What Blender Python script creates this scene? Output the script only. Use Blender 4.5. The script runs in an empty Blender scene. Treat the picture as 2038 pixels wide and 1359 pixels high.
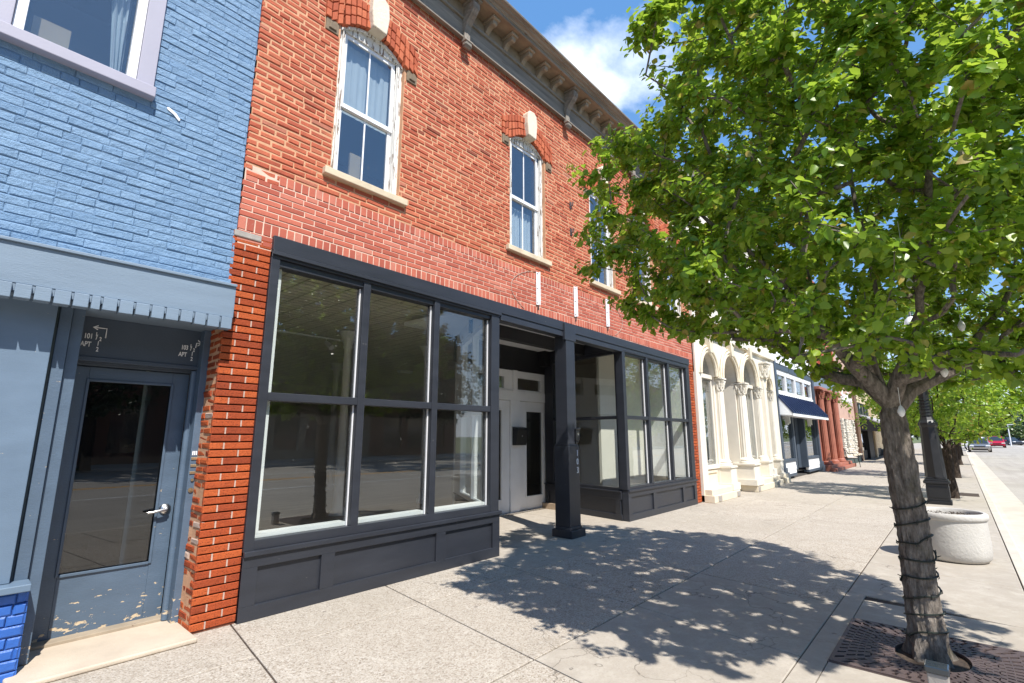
import bpy, math, random
import numpy as np
from mathutils import Vector, Matrix
R = random.Random(7)
NR = np.random.RandomState(11)
PI = math.pi
scene = bpy.context.scene
COL = scene.collection

# ------------------------------------------------------------------ materials
class NT:
    def __init__(s, nt):
        s.nt = nt
        nt.nodes.clear()
    def n(s, typ, ins=None, **kw):
        d = s.nt.nodes.new(typ)
        for k, v in kw.items():
            setattr(d, k, v)
        for k, v in (ins or {}).items():
            sock = d.inputs[k]
            if isinstance(v, bpy.types.NodeSocket):
                s.nt.links.new(v, sock)
            else:
                if isinstance(v, tuple) and len(v) == 3 and sock.type == 'RGBA':
                    v = v + (1,)
                sock.default_value = v
        return d
    def mix(s, f, a, b, bt='MIX'):
        d = s.n('ShaderNodeMix', data_type='RGBA', blend_type=bt)
        for i, v in ((0, f), (6, a), (7, b)):
            sk = d.inputs[i]
            if isinstance(v, bpy.types.NodeSocket):
                s.nt.links.new(v, sk)
            else:
                if isinstance(v, tuple) and len(v) == 3:
                    v = v + (1,)
                sk.default_value = v
        return d.outputs[2]
    def math(s, op, a, b=0.0, clamp=False):
        d = s.n('ShaderNodeMath', operation=op, use_clamp=clamp)
        for i, v in ((0, a), (1, b)):
            if isinstance(v, bpy.types.NodeSocket):
                s.nt.links.new(v, d.inputs[i])
            else:
                d.inputs[i].default_value = v
        return d.outputs[0]
    def ramp(s, fac, stops, interp='LINEAR'):
        d = s.n('ShaderNodeValToRGB', {'Fac': fac})
        cr = d.color_ramp
        cr.interpolation = interp
        while len(cr.elements) < len(stops):
            cr.elements.new(0.5)
        for e, (p, c) in zip(cr.elements, stops):
            e.position = p
            if not isinstance(c, tuple):
                c = (c, c, c)
            e.color = c + (1,) if len(c) == 3 else c
        return d.outputs[0]
    def noise(s, vec, scale, detail=4, rough=.55):
        return s.n('ShaderNodeTexNoise', {'Vector': vec, 'Scale': scale, 'Detail': detail, 'Roughness': rough}).outputs[0]
    def bump(s, h, strength=.3, dist=.01, normal=None):
        i = {'Height': h, 'Strength': strength, 'Distance': dist}
        if normal is not None:
            i['Normal'] = normal
        return s.n('ShaderNodeBump', i).outputs[0]

def new_mat(name):
    m = bpy.data.materials.new(name)
    m.use_nodes = True
    return m, NT(m.node_tree)

def finish(t, base, rough=.6, normal=None, metal=0.0, spec=.5, **kw):
    i = {'Base Color': base, 'Roughness': rough, 'Metallic': metal, 'Specular IOR Level': spec}
    if normal is not None:
        i['Normal'] = normal
    i.update(kw)
    b = t.n('ShaderNodeBsdfPrincipled', i)
    t.n('ShaderNodeOutputMaterial', {'Surface': b.outputs[0]})

def paint(name, c, rough=.5, var=.18, vs=2.5, bump=.25, bs=60., stretch=(1, 1, 1), chip=None, chipc=(.45, .4, .33), metal=0., spec=.5, chiplow=False):
    """weathered paint / stone / metal: mottled base colour, fine grain, optional chips of bare material"""
    m, t = new_mat(name)
    co = t.n('ShaderNodeTexCoord').outputs['Object']
    mp = t.n('ShaderNodeMapping', {'Vector': co, 'Scale': stretch}).outputs[0]
    n1 = t.noise(mp, vs, 5, .6)
    n2 = t.noise(mp, bs, 3, .6)
    d = tuple(max(0, x * (1 - var)) for x in c)
    l = tuple(min(1, x * (1 + var)) for x in c)
    base = t.ramp(n1, [(.25, d), (.75, l)])
    base = t.mix(t.math('MULTIPLY', n2, .25), base, d)
    h = n2
    if chip is not None:
        n3 = t.noise(mp, 14., 5, .62)
        v = n3
        if chiplow:
            z = t.n('ShaderNodeSeparateXYZ', {'Vector': co}).outputs[2]
            v = t.math('ADD', n3, t.math('MULTIPLY', t.math('SUBTRACT', .42, z, True), .3))
        f = t.ramp(v, [(chip, 0.), (chip + .015, 1.)])
        base = t.mix(f, base, chipc)
        h = t.math('SUBTRACT', n2, f)
    rr = t.math('ADD', t.math('MULTIPLY', n1, .2), rough - .1)
    finish(t, base, rr, t.bump(h, bump, .004), metal, spec)
    return m

def brickmat(name, stops, stain=(.12, .05, .035), stain_at=.62, pale=(.55, .4, .32), pale_at=.72, rough=.85, bump=.6, speck=None):
    m, t = new_mat(name)
    co = t.n('ShaderNodeTexCoord').outputs['Object']
    at = t.n('ShaderNodeAttribute', attribute_name='rnd').outputs['Vector']
    ax = t.n('ShaderNodeSeparateXYZ', {'Vector': at})
    base = t.ramp(ax.outputs[0], stops)
    big = t.noise(co, .9, 5, .65)
    fine = t.noise(co, 90., 4, .7)
    mid = t.noise(co, 16., 5, .65)
    base = t.mix(t.ramp(mid, [(.35, 0.), (.7, .4)]), base, t.mix(.5, base, stain))
    base = t.mix(t.ramp(big, [(stain_at, 0.), (stain_at + .14, .55)]), base, stain)
    pal = t.noise(co, 7., 6, .7)
    base = t.mix(t.ramp(pal, [(pale_at, 0.), (pale_at + .05, .75)]), base, pale)
    if speck:
        base = t.mix(t.ramp(fine, [(.36, speck), (.43, 0.)]), base, (.03, .012, .01))
    base = t.mix(t.ramp(fine, [(.3, .35), (.6, 0.)]), base, stain)
    h = t.math('ADD', t.math('MULTIPLY', mid, 1.4), t.math('MULTIPLY', fine, .5))
    finish(t, base, rough, t.bump(h, bump, .008), 0, .25)
    return m

M = {}
M['brick_old'] = brickmat('old_red_brick', [(0., (.24, .06, .035)), (.04, (.42, .092, .05)), (.35, (.475, .11, .058)), (.7, (.515, .128, .066)), (.95, (.55, .16, .085)), (1., (.46, .17, .11))])
M['brick_new'] = brickmat('patched_red_brick', [(0., (.36, .085, .055)), (.5, (.47, .12, .075)), (.85, (.53, .155, .1)), (1., (.55, .21, .15))], stain=(.3, .1, .075), pale_at=.66, pale=(.62, .45, .38), bump=.35)
M['brick_pier'] = brickmat('wirecut_brick', [(0., (.27, .05, .018)), (.5, (.4, .075, .022)), (1., (.5, .11, .03))], stain=(.1, .02, .012), stain_at=.66, pale_at=.8, bump=.8, speck=.8)
M['brick_blue'] = brickmat('blue_painted_brick', [(0., (.16, .27, .415)), (.5, (.18, .295, .44)), (1., (.205, .325, .475))], stain=(.1, .18, .31), stain_at=.6, pale=(.27, .41, .57), pale_at=.62, rough=.5, bump=1.6)
M['mortar_old'] = paint('old_mortar', (.56, .31, .18), .95, .25, 6, .8, 70)
M['mortar_new'] = paint('new_mortar', (.66, .47, .37), .95, .2, 6, .6, 70)
M['mortar_dark'] = paint('raked_mortar', (.2, .075, .045), .95, .3, 6, .6, 70)
M['mortar_pale'] = paint('pale_mortar', (.46, .34, .28), .95, .2, 6, .6, 70)
M['mortar_blue'] = paint('blue_painted_mortar', (.115, .205, .33), .6, .25, 6, .9, 60)
M['blue_low'] = paint('bright_blue_paint', (.028, .115, .42), .45, .2, 5, .6, 50)
M['greyblue'] = paint('grey_blue_paint', (.125, .18, .25), .5, .12, 2.2, .3, 70, (1, 1, 2.5), chip=.72, chipc=(.42, .36, .28))
M['greyblue_door'] = paint('chipped_grey_blue_paint', (.085, .125, .18), .45, .15, 2.5, .5, 45, (1, 1, 2.2), chip=.69, chipc=(.55, .44, .3), chiplow=True)
M['greyblue_dark'] = paint('slate_blue_paint', (.055, .075, .105), .5, .15, 2.2, .3, 60)
M['fascia'] = paint('pale_grey_blue_paint', (.17, .23, .3), .55, .14, 2, .45, 60, (.5, 1, 4), chip=.74, chipc=(.3, .26, .2))
M['lavender'] = paint('lavender_grey_paint', (.33, .32, .39), .5, .06, 2, .15, 60, chip=.75, chipc=(.1, .09, .09))
M['navy'] = paint('charcoal_navy_paint', (.026, .029, .038), .42, .22, 2.5, .3, 55, (.6, 1, 3), chip=.735, chipc=(.3, .28, .26))
M['navy_black'] = paint('black_paint', (.008, .008, .01), .6, .3, 2.5, .3, 55)
M['white'] = paint('white_paint', (.81, .815, .83), .45, .06, 3, .15, 40)
M['white_worn'] = paint('peeling_white_paint', (.7, .68, .64), .7, .12, 4, .9, 22, (2.5, 2.5, .35), chip=.57, chipc=(.27, .2, .15))
M['sash'] = paint('white_vinyl', (.8, .8, .82), .35, .04, 3, .05, 40)
M['corbel'] = paint('dark_weathered_stone', (.2, .15, .1), .9, .3, 8, .8, 40)
M['brick_ring'] = brickmat('arch_brick', [(0., (.42, .095, .045)), (.5, (.53, .13, .06)), (1., (.6, .17, .08))], bump=.4)
M['limestone'] = paint('limestone', (.6, .5, .36), .85, .2, 5, .7, 40)
M['keystone'] = paint('rough_keystone', (.68, .6, .48), .9, .15, 6, 1.2, 26, chip=.71, chipc=(.4, .33, .25))
M['wood_grey'] = paint('weathered_grey_wood', (.25, .22, .185), .85, .45, 3, .6, 30, (.4, 3, 5), chip=.64, chipc=(.14, .075, .045))
M['wood_tan'] = paint('weathered_tan_wood', (.33, .27, .2), .85, .3, 3, .5, 30, (1, 1, 1), chip=.66, chipc=(.2, .14, .1))
M['wood_soffit'] = paint('brown_soffit_wood', (.26, .19, .13), .85, .35, 4, .4, 30, (1, 3, 1))
M['cream'] = paint('cream_painted_stone', (.7, .62, .48), .6, .08, 3, .3, 40)
M['cream_white'] = paint('ivory_paint', (.73, .68, .59), .6, .07, 3, .3, 40)
M['ochre'] = paint('ochre_painted_stone', (.62, .5, .33), .65, .15, 5, .4, 40)
M['white_clap'] = paint('white_siding', (.85, .86, .88), .5, .04, 3, .15, 40)
M['navy_metal'] = paint('navy_sheet_metal', (.03, .045, .11), .35, .15, 3, .1, 30, metal=.3)
M['terra'] = paint('terracotta_paint', (.36, .13, .085), .55, .2, 4, .4, 40)
M['pinkish'] = paint('pink_stucco', (.5, .33, .26), .85, .15, 3, .8, 50)
M['brown'] = paint('brown_paint', (.16, .085, .05), .6, .3, 3, .3, 40)
M['green_dark'] = paint('dark_green_panel', (.05, .075, .07), .6, .2, 3, .3, 40)
M['awning_black'] = paint('black_canvas', (.016, .016, .02), .85, .2, 6, .2, 90)
M['awning_grey'] = paint('grey_canvas', (.3, .29, .31), .85, .1, 6, .2, 90)
M['concrete'] = paint('smooth_concrete', (.52, .485, .42), .85, .1, 1.6, .35, 90)
M['kerb'] = paint('kerb_concrete', (.5, .45, .38), .9, .16, 2.5, .6, 50)
M['stone_step'] = paint('stone_step', (.5, .42, .33), .9, .16, 3, .7, 70)
M['granite'] = paint('grey_foundation_stone', (.34, .31, .28), .9, .25, 8, 1., 30)
M['planter'] = paint('cast_concrete', (.5, .48, .445), .9, .12, 3, 1.4, 32)
M['soil'] = paint('dark_mulch', (.06, .042, .03), 1., .6, 25, 1., 60)
M['cast_iron'] = paint('rusty_cast_iron', (.085, .06, .055), .6, .3, 4, .5, 60, chip=.68, chipc=(.17, .1, .08))
M['bronze'] = paint('black_painted_iron', (.013, .013, .014), .45, .3, 5, .2, 40)
M['steel'] = paint('brushed_steel', (.6, .6, .6), .28, .1, 8, .05, 90, metal=1.)
M['brass'] = paint('tarnished_brass', (.5, .4, .25), .45, .2, 8, .1, 90, metal=.9)
M['black_plastic'] = paint('black_plastic', (.012, .012, .013), .4, .1, 5, .05, 60)
M['cable'] = paint('dark_green_cable', (.012, .018, .014), .5, .1, 5, .05, 60)
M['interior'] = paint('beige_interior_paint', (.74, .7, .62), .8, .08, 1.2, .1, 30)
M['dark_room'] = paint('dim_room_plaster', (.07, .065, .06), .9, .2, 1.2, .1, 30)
M['floorwood'] = paint('brown_floorboards', (.36, .27, .19), .5, .4, 3, .2, 30, (.4, 6, 1))
M['curtain'] = paint('pale_curtain', (.62, .68, .7), .9, .1, 5, .2, 50)
M['navy_curtain'] = paint('dark_blue_curtain', (.09, .12, .2), .9, .15, 5, .2, 50, (8, 1, .5))
M['cardboard'] = paint('cardboard', (.42, .33, .21), .9, .1, 5, .2, 50)
M['tyre'] = paint('tyre_rubber', (.02, .02, .02), .8, .1, 5, .1, 60)
M['car_silver'] = paint('silver_car_paint', (.42, .4, .38), .25, .05, 3, 0., 40, metal=.7)
M['car_red'] = paint('red_car_paint', (.5, .02, .05), .25, .05, 3, 0., 40, metal=.2)
M['car_white'] = paint('white_car_paint', (.75, .75, .77), .25, .04, 3, 0., 40)
M['car_dark'] = paint('dark_blue_car_paint', (.03, .045, .07), .25, .05, 3, 0., 40, metal=.4)
M['car_glass'] = paint('tinted_car_glass', (.03, .04, .05), .08, .1, 2, 0., 40, spec=.8)
M['lens'] = paint('headlight_lens', (.8, .8, .78), .12, .05, 3, 0., 40)
M['asphalt_far'] = paint('grey_roofing', (.12, .12, .12), .9, .2, 2, .3, 40)
M['opp_brick'] = paint('brown_brick', (.2, .09, .06), .9, .3, 2, .5, 20)  # dark brown brick colour of the blocks across the street
M['opp_tan'] = paint('tan_render', (.36, .3, .22), .9, .2, 2, .4, 20)
M['line_white'] = paint('white_road_paint', (.7, .7, .68), .8, .15, 4, .2, 40)
M['line_yellow'] = paint('yellow_road_paint', (.75, .36, .03), .8, .2, 4, .2, 40)
M['bulb'] = paint('white_bulb', (.82, .82, .8), .3, .04, 4, .0, 40)
M['chalk'] = paint('white_lettering', (.85, .86, .87), .6, .03, 4, .0, 40)

def m_glass(name, ior=1.55, tint=(.95, .97, .96), dirt=.012, dscale=26.):
    m, t = new_mat(name)
    co = t.n('ShaderNodeTexCoord').outputs['Object']
    ge = t.n('ShaderNodeNewGeometry')
    dp = t.math('ABSOLUTE', t.n('ShaderNodeVectorMath', {0: ge.outputs['Incoming'], 1: ge.outputs['Normal']}, operation='DOT_PRODUCT').outputs['Value'])
    r0 = ((ior - 1) / (ior + 1)) ** 2
    fr = t.math('ADD', t.math('MULTIPLY', t.math('POWER', t.math('SUBTRACT', 1., dp), 5.), 1 - r0), r0, True)
    gl = t.n('ShaderNodeBsdfGlossy', {'Color': (1, 1, 1), 'Roughness': .004,
             'Normal': t.bump(t.noise(co, 1.3, 2), .06, .004)}).outputs[0]
    tr = t.n('ShaderNodeBsdfTransparent', {'Color': tint}).outputs[0]
    mx = t.n('ShaderNodeMixShader', {0: fr, 1: tr, 2: gl}).outputs[0]
    df = t.n('ShaderNodeBsdfDiffuse', {'Color': (.75, .73, .68)}).outputs[0]
    sp = t.ramp(t.noise(co, dscale, 5, .75), [(.66, 0.), (.74, .55)])
    haze = t.math('MULTIPLY', t.noise(co, 1.1, 4), dirt)
    pick = t.ramp(t.noise(co, 1.6, 2), [(.5, 0.), (.66, 1.)])
    f = t.math('ADD', t.math('MULTIPLY', sp, pick), haze, True)
    mx2 = t.n('ShaderNodeMixShader', {0: f, 1: mx, 2: df}).outputs[0]
    t.n('ShaderNodeOutputMaterial', {'Surface': mx2})
    return m
M['glass'] = m_glass('shop_glass', 1.8)
M['glass_clean'] = m_glass('window_glass', 2.2, (.85, .88, .9), .01)
M['glass_door'] = m_glass('door_glass', 1.75, (.5, .52, .54), .008)

def m_sidewalk():
    m, t = new_mat('exposed_aggregate_concrete')
    co = t.n('ShaderNodeTexCoord').outputs['Object']
    at = t.n('ShaderNodeSeparateXYZ', {'Vector': t.n('ShaderNodeAttribute', attribute_name='rnd').outputs['Vector']})
    vo = t.n('ShaderNodeTexVoronoi', {'Vector': co, 'Scale': 95.})
    vc = t.n('ShaderNodeSeparateColor', {'Color': vo.outputs['Color']}).outputs[0]
    peb = t.ramp(vc, [(0., (.17, .14, .11)), (.12, (.29, .24, .19)), (.35, (.4, .35, .29)), (.75, (.47, .42, .36)), (1., (.56, .52, .46))])
    big = t.noise(co, .8, 6, .65)
    mid = t.noise(co, 5., 6, .7)
    smooth = t.ramp(mid, [(.3, (.36, .32, .27)), (.7, (.43, .39, .335))])
    c = t.mix(t.math('MULTIPLY', at.outputs[1], 1.), peb, smooth)
    c = t.mix(t.ramp(big, [(.35, .38), (.65, 0.)]), c, (.3, .26, .21))
    c = t.mix(t.ramp(mid, [(.5, 0.), (.75, .3)]), c, (.62, .58, .51))
    c = t.mix(t.math('MULTIPLY', at.outputs[0], .55), c, (.34, .3, .25))
    spots = t.n('ShaderNodeTexVoronoi', {'Vector': co, 'Scale': 2.6}).outputs['Distance']
    c = t.mix(t.ramp(spots, [(.04, .6), (.065, 0.)]), c, (.12, .1, .09))
    crk = t.n('ShaderNodeTexVoronoi', {'Vector': t.n('ShaderNodeVectorMath', {0: co, 1: t.n('ShaderNodeTexNoise', {'Vector': co, 'Scale': 2.2, 'Detail': 6}).outputs['Color']}, operation='ADD').outputs[0], 'Scale': .42}, feature='DISTANCE_TO_EDGE').outputs['Distance']
    ck = t.math('MULTIPLY', t.ramp(crk, [(.0012, 1.), (.004, 0.)]), t.ramp(t.noise(co, .5, 2), [(.46, 0.), (.56, .8)]))
    c = t.mix(ck, c, (.1, .085, .07))
    stn = t.noise(co, 1.7, 6, .7)
    c = t.mix(t.ramp(stn, [(.56, 0.), (.74, .4)]), c, (.24, .205, .165))
    h = t.math('MULTIPLY', t.math('SUBTRACT', 1., vo.outputs['Distance']), t.math('SUBTRACT', 1.05, at.outputs[1]))
    finish(t, c, .9, t.bump(h, .5, .006, t.bump(mid, .25, .01)), 0, .3)
    return m
M['sidewalk'] = m_sidewalk()

def m_road():
    m, t = new_mat('worn_concrete_road')
    co = t.n('ShaderNodeTexCoord').outputs['Object']
    a = t.noise(co, .35, 7, .65)
    st = t.noise(t.n('ShaderNodeMapping', {'Vector': co, 'Scale': (.12, 2.2, 1)}).outputs[0], 1.2, 5, .6)
    f = t.noise(co, 70., 3, .7)
    c = t.ramp(a, [(.3, (.33, .3, .26)), (.7, (.45, .415, .36))])
    c = t.mix(t.ramp(st, [(.45, 0.), (.75, .45)]), c, (.24, .215, .185))
    c = t.mix(t.ramp(f, [(.3, .5), (.55, 0.)]), c, (.2, .18, .16))
    finish(t, c, .9, t.bump(f, .4, .006), 0, .3)
    return m
M['road'] = m_road()

def m_ground():
    m, t = new_mat('mown_grass_ground')
    co = t.n('ShaderNodeTexCoord').outputs['Object']
    a = t.noise(co, .06, 6, .65)
    c = t.ramp(a, [(.3, (.06, .1, .025)), (.7, (.16, .16, .07))])
    finish(t, c, .95)
    return m
M['ground'] = m_ground()

def m_bark(name, c1, c2, moss=True):
    m, t = new_mat(name)
    co = t.n('ShaderNodeTexCoord').outputs['Object']
    mp = t.n('ShaderNodeMapping', {'Vector': co, 'Scale': (1, 1, .28)}).outputs[0]
    a = t.noise(mp, 34., 7, .7)
    b = t.noise(co, 5., 5, .65)
    c = t.ramp(a, [(.32, c1), (.5, c2), (.72, tuple(x * 1.9 for x in c2))])
    c = t.mix(t.ramp(b, [(.5, 0.), (.7, .5)]), c, tuple(x * .5 for x in c1))
    if moss:
        c = t.mix(t.ramp(t.noise(co, 3.2, 5, .7), [(.55, 0.), (.7, .55)]), c, (.09, .085, .03))
    finish(t, c, .9, t.bump(a, 1., .03), 0, .2)
    return m
M['bark'] = m_bark('pear_bark', (.075, .063, .053), (.21, .18, .152))
M['bark_far'] = m_bark('dark_bark', (.02, .015, .012), (.06, .045, .035), False)

def m_leaf(name, stops, trans, tw=.38, rough=.36):
    m, t = new_mat(name)
    at = t.n('ShaderNodeSeparateXYZ', {'Vector': t.n('ShaderNodeAttribute', attribute_name='rnd').outputs['Vector']})
    c = t.ramp(at.outputs[0], stops)
    tc = t.mix(.55, c, trans)
    p = t.n('ShaderNodeBsdfPrincipled', {'Base Color': c, 'Roughness': rough, 'Specular IOR Level': .5}).outputs[0]
    tl = t.n('ShaderNodeBsdfTranslucent', {'Color': tc}).outputs[0]
    mx = t.n('ShaderNodeMixShader', {0: tw, 1: p, 2: tl}).outputs[0]
    t.n('ShaderNodeOutputMaterial', {'Surface': mx})
    return m
M['leaf'] = m_leaf('pear_leaves', [(0., (.08, .18, .016)), (.3, (.15, .28, .022)), (.65, (.25, .385, .034)), (.94, (.38, .47, .05)), (1., (.44, .32, .08))], (.54, .7, .07), .5, .34)
M['leaf_yellow'] = m_leaf('yellow_green_leaves', [(0., (.07, .17, .015)), (.6, (.17, .29, .03)), (1., (.32, .38, .05))], (.42, .5, .06))
M['leaf_far'] = m_leaf('olive_leaves', [(0., (.045, .085, .02)), (.6, (.09, .14, .035)), (1., (.17, .19, .06))], (.2, .25, .06), .25)
M['leaf_dark'] = m_leaf('dark_evergreen_leaves', [(0., (.015, .035, .014)), (1., (.045, .075, .03))], (.08, .12, .04), .15)

# ------------------------------------------------------------------ mesh builder
WL = {}
class MB:
    def __init__(s):
        s.v = []; s.f = []; s.m = []; s.c = []; s.pieces = []
    def add(s, vs, fs, m=0, c=None):
        o = len(s.v)
        s.v.extend(vs)
        c = c or (R.random(), 0., R.random())
        for f in fs:
            s.f.append(tuple(i + o for i in f)); s.m.append(m); s.c.append(c)
        s.pieces.append((o, len(s.v), len(s.f) - len(fs), len(s.f)))
    def box(s, x0, x1, y0, y1, z0, z1, m=0, c=None, k=0.):
        """axis box; k shears x with y"""
        a = lambda x, y, z: (x + k * y, y, z)
        s.add([a(x0, y0, z0), a(x1, y0, z0), a(x1, y1, z0), a(x0, y1, z0), a(x0, y0, z1), a(x1, y0, z1), a(x1, y1, z1), a(x0, y1, z1)],
              [(0, 3, 2, 1), (4, 5, 6, 7), (0, 1, 5, 4), (1, 2, 6, 5), (2, 3, 7, 6), (3, 0, 4, 7)], m, c)
    def obox(s, p0, p1, n, d0, d1, z0, z1, m=0):
        """box along plan segment p0-p1, from offset d0 to d1 along unit normal n"""
        P = [(p0[0] + n[0] * d0, p0[1] + n[1] * d0), (p1[0] + n[0] * d0, p1[1] + n[1] * d0), (p1[0] + n[0] * d1, p1[1] + n[1] * d1), (p0[0] + n[0] * d1, p0[1] + n[1] * d1)]
        s.add([(x, y, z0) for x, y in P] + [(x, y, z1) for x, y in P],
              [(0, 3, 2, 1), (4, 5, 6, 7), (0, 1, 5, 4), (1, 2, 6, 5), (2, 3, 7, 6), (3, 0, 4, 7)], m)
    def prism(s, pts, axis, a0, a1, m=0, c=None):
        """extrude a 2-D outline. axis 'x': pts are (y,z); 'y': (x,z); 'z': (x,y)"""
        n = len(pts)
        def mk(p, a):
            return {'x': (a, p[0], p[1]), 'y': (p[0], a, p[1]), 'z': (p[0], p[1], a)}[axis]
        vs = [mk(p, a0) for p in pts] + [mk(p, a1) for p in pts]
        s.add(vs, [tuple(range(n)), tuple(range(2 * n - 1, n - 1, -1))] + [(i, i + n, (i + 1) % n + n, (i + 1) % n) for i in range(n)], m, c)
    def lathe(s, prof, c=(0, 0, 0), n=24, m=0, flute=None, ry=1., cap=True):
        o = []
        for i, (r, z) in enumerate(prof):
            for j in range(n):
                a = 2 * PI * j / n
                rr = r
                if flute and flute[0] <= i <= flute[1]:
                    rr = r * (1 - .07 * (j % 2))
                o.append((c[0] + rr * math.cos(a), c[1] + ry * rr * math.sin(a), c[2] + z))
        fs = []
        for i in range(len(prof) - 1):
            for j in range(n):
                k = (j + 1) % n
                fs.append((i * n + j, i * n + k, (i + 1) * n + k, (i + 1) * n + j))
        if cap:
            fs.append(tuple(range(n))[::-1])
            fs.append(tuple(range((len(prof) - 1) * n, len(prof) * n)))
        s.add(o, fs, m)
    def tube(s, pts, rad, n=8, m=0, c=None, cap=True):
        pts = [Vector(p) for p in pts]
        if not hasattr(rad, '__len__'):
            rad = [rad] * len(pts)
        vs = []
        up = None
        for i, p in enumerate(pts):
            d = (pts[min(i + 1, len(pts) - 1)] - pts[max(i - 1, 0)])
            d = d.normalized() if d.length > 1e-9 else Vector((0, 0, 1))
            if up is None:
                up = Vector((1, 0, 0)) if abs(d.x) < .8 else Vector((0, 1, 0))
            u = (up - d * up.dot(d))
            u = u.normalized() if u.length > 1e-6 else d.orthogonal().normalized()
            up = u
            w = d.cross(u)
            for j in range(n):
                a = 2 * PI * j / n
                vs.append(tuple(p + (u * math.cos(a) + w * math.sin(a)) * rad[i]))
        fs = []
        for i in range(len(pts) - 1):
            for j in range(n):
                k = (j + 1) % n
                fs.append((i * n + j, i * n + k, (i + 1) * n + k, (i + 1) * n + j))
        if cap:
            fs.append(tuple(range(n))[::-1]); fs.append(tuple(range((len(pts) - 1) * n, len(pts) * n)))
        s.add(vs, fs, m, c)
    def ball(s, c, r, n=8, m=0, sz=1.):
        s.lathe([(r * math.sin(PI * (i + .02) / n * .96 + .04), -r * sz * math.cos(PI * i / n)) for i in range(n + 1)], c, n * 2, m)
    def islands(s, tol=.004):
        n = len(s.pieces)
        bb = []
        for (v0, v1, f0, f1) in s.pieces:
            a = np.array(s.v[v0:v1]); bb.append((a.min(0) - tol, a.max(0) + tol))
        par = list(range(n))
        def fd(i):
            while par[i] != i: i = par[i]
            return i
        for i in range(n):
            for j in range(i):
                if (bb[i][0] <= bb[j][1]).all() and (bb[j][0] <= bb[i][1]).all():
                    par[fd(i)] = fd(j)
        out = {}
        for i, (v0, v1, f0, f1) in enumerate(s.pieces):
            m = out.setdefault(fd(i), MB())
            o = len(m.v)
            m.pieces.append((o, o + v1 - v0, len(m.f), len(m.f) + f1 - f0))
            m.v.extend(s.v[v0:v1])
            for k in range(f0, f1):
                m.f.append(tuple(q - v0 + o for q in s.f[k])); m.m.append(s.m[k]); m.c.append(s.c[k])
        return list(out.values())
    def build(s, name, mats, parent=None, loc=None, smooth=False, bevel=0., raw=False, seg=2, split=False):
        if split:
            return [m.build(name, mats, parent, loc, smooth, bevel, raw, seg) for m in s.islands()][0]
        me = bpy.data.meshes.new(name)
        o = bpy.data.objects.new(name, me)
        base = Vector((0, 0, 0))
        if parent is not None:
            base = WL[parent]
            o.parent = parent
            WL[o] = base
        elif loc is not None:
            base = Vector(loc); o.location = base; WL[o] = base
        else:
            WL[o] = base
        if raw:
            base = Vector((0, 0, 0))
        vs = np.array(s.v, dtype=float).reshape(-1, 3) - np.array(base)
        me.from_pydata([tuple(x) for x in vs], [], s.f)
        if not isinstance(mats, (list, tuple)):
            mats = [mats]
        for mm in mats:
            me.materials.append(M[mm] if isinstance(mm, str) else mm)
        me.polygons.foreach_set('material_index', s.m)
        a = me.attributes.new('rnd', 'FLOAT_VECTOR', 'FACE')
        a.data.foreach_set('vector', np.array(s.c, dtype=np.float32).ravel())
        me.update()
        import bmesh
        bm = bmesh.new(); bm.from_mesh(me)
        bmesh.ops.recalc_face_normals(bm, faces=bm.faces)
        bm.to_mesh(me); bm.free()
        if smooth:
            me.polygons.foreach_set('use_smooth', [True] * len(me.polygons))
            try:
                me.set_sharp_from_angle(angle=math.radians(40))
            except Exception:
                pass
        if bevel:
            b = o.modifiers.new('edge', 'BEVEL'); b.width = bevel; b.segments = seg; b.limit_method = 'ANGLE'; b.angle_limit = math.radians(35)
        COL.objects.link(o)
        return o

def thing(name, label, cat, loc=(0, 0, 0), group=None, rotz=0.):
    o = bpy.data.objects.new(name, None)
    COL.objects.link(o)
    o.empty_display_size = .2
    o.location = loc
    o.rotation_euler = (0, 0, rotz)
    WL[o] = Vector(loc)
    o['label'] = label; o['category'] = cat
    if group:
        o['group'] = group
    return o
def tag(o, label, cat, group=None):
    o['label'] = label; o['category'] = cat
    if group:
        o['group'] = group
    return o
def struct(o, kind='structure'):
    o['kind'] = kind
    return o
def part_label(o, l):
    o['label'] = l
    return o
def text_part(name, body, size, loc, parent, mat, rot=(PI / 2, 0, 0), depth=.003, align='LEFT', sx=1., shear=0., bold=0.):
    cu = bpy.data.curves.new(name, 'FONT')
    cu.body = body; cu.size = size; cu.extrude = depth; cu.align_x = align; cu.shear = shear; cu.offset = bold
    tmp = bpy.data.objects.new(name + '_tmp', cu)
    COL.objects.link(tmp)
    dg = bpy.context.evaluated_depsgraph_get()
    me = bpy.data.meshes.new_from_object(tmp.evaluated_get(dg))
    COL.objects.unlink(tmp)
    bpy.data.objects.remove(tmp)
    me.materials.clear(); me.materials.append(M[mat])
    o = bpy.data.objects.new(name, me)
    COL.objects.link(o)
    o.rotation_euler = rot; o.scale = (sx, 1, 1)
    o.parent = parent
    o.location = Vector(loc) - WL[parent]
    WL[o] = WL[parent]
    return o

# ------------------------------------------------------------------ brick laying
def sub_holes(a, b, holes):
    segs = [(a, b)]
    for h0, h1 in holes:
        out = []
        for s0, s1 in segs:
            if h1 <= s0 or h0 >= s1:
                out.append((s0, s1))
            else:
                if h0 > s0: out.append((s0, h0))
                if h1 < s1: out.append((h1, s1))
        segs = out
    return [(s0, s1) for s0, s1 in segs if s1 - s0 > .02]

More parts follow.
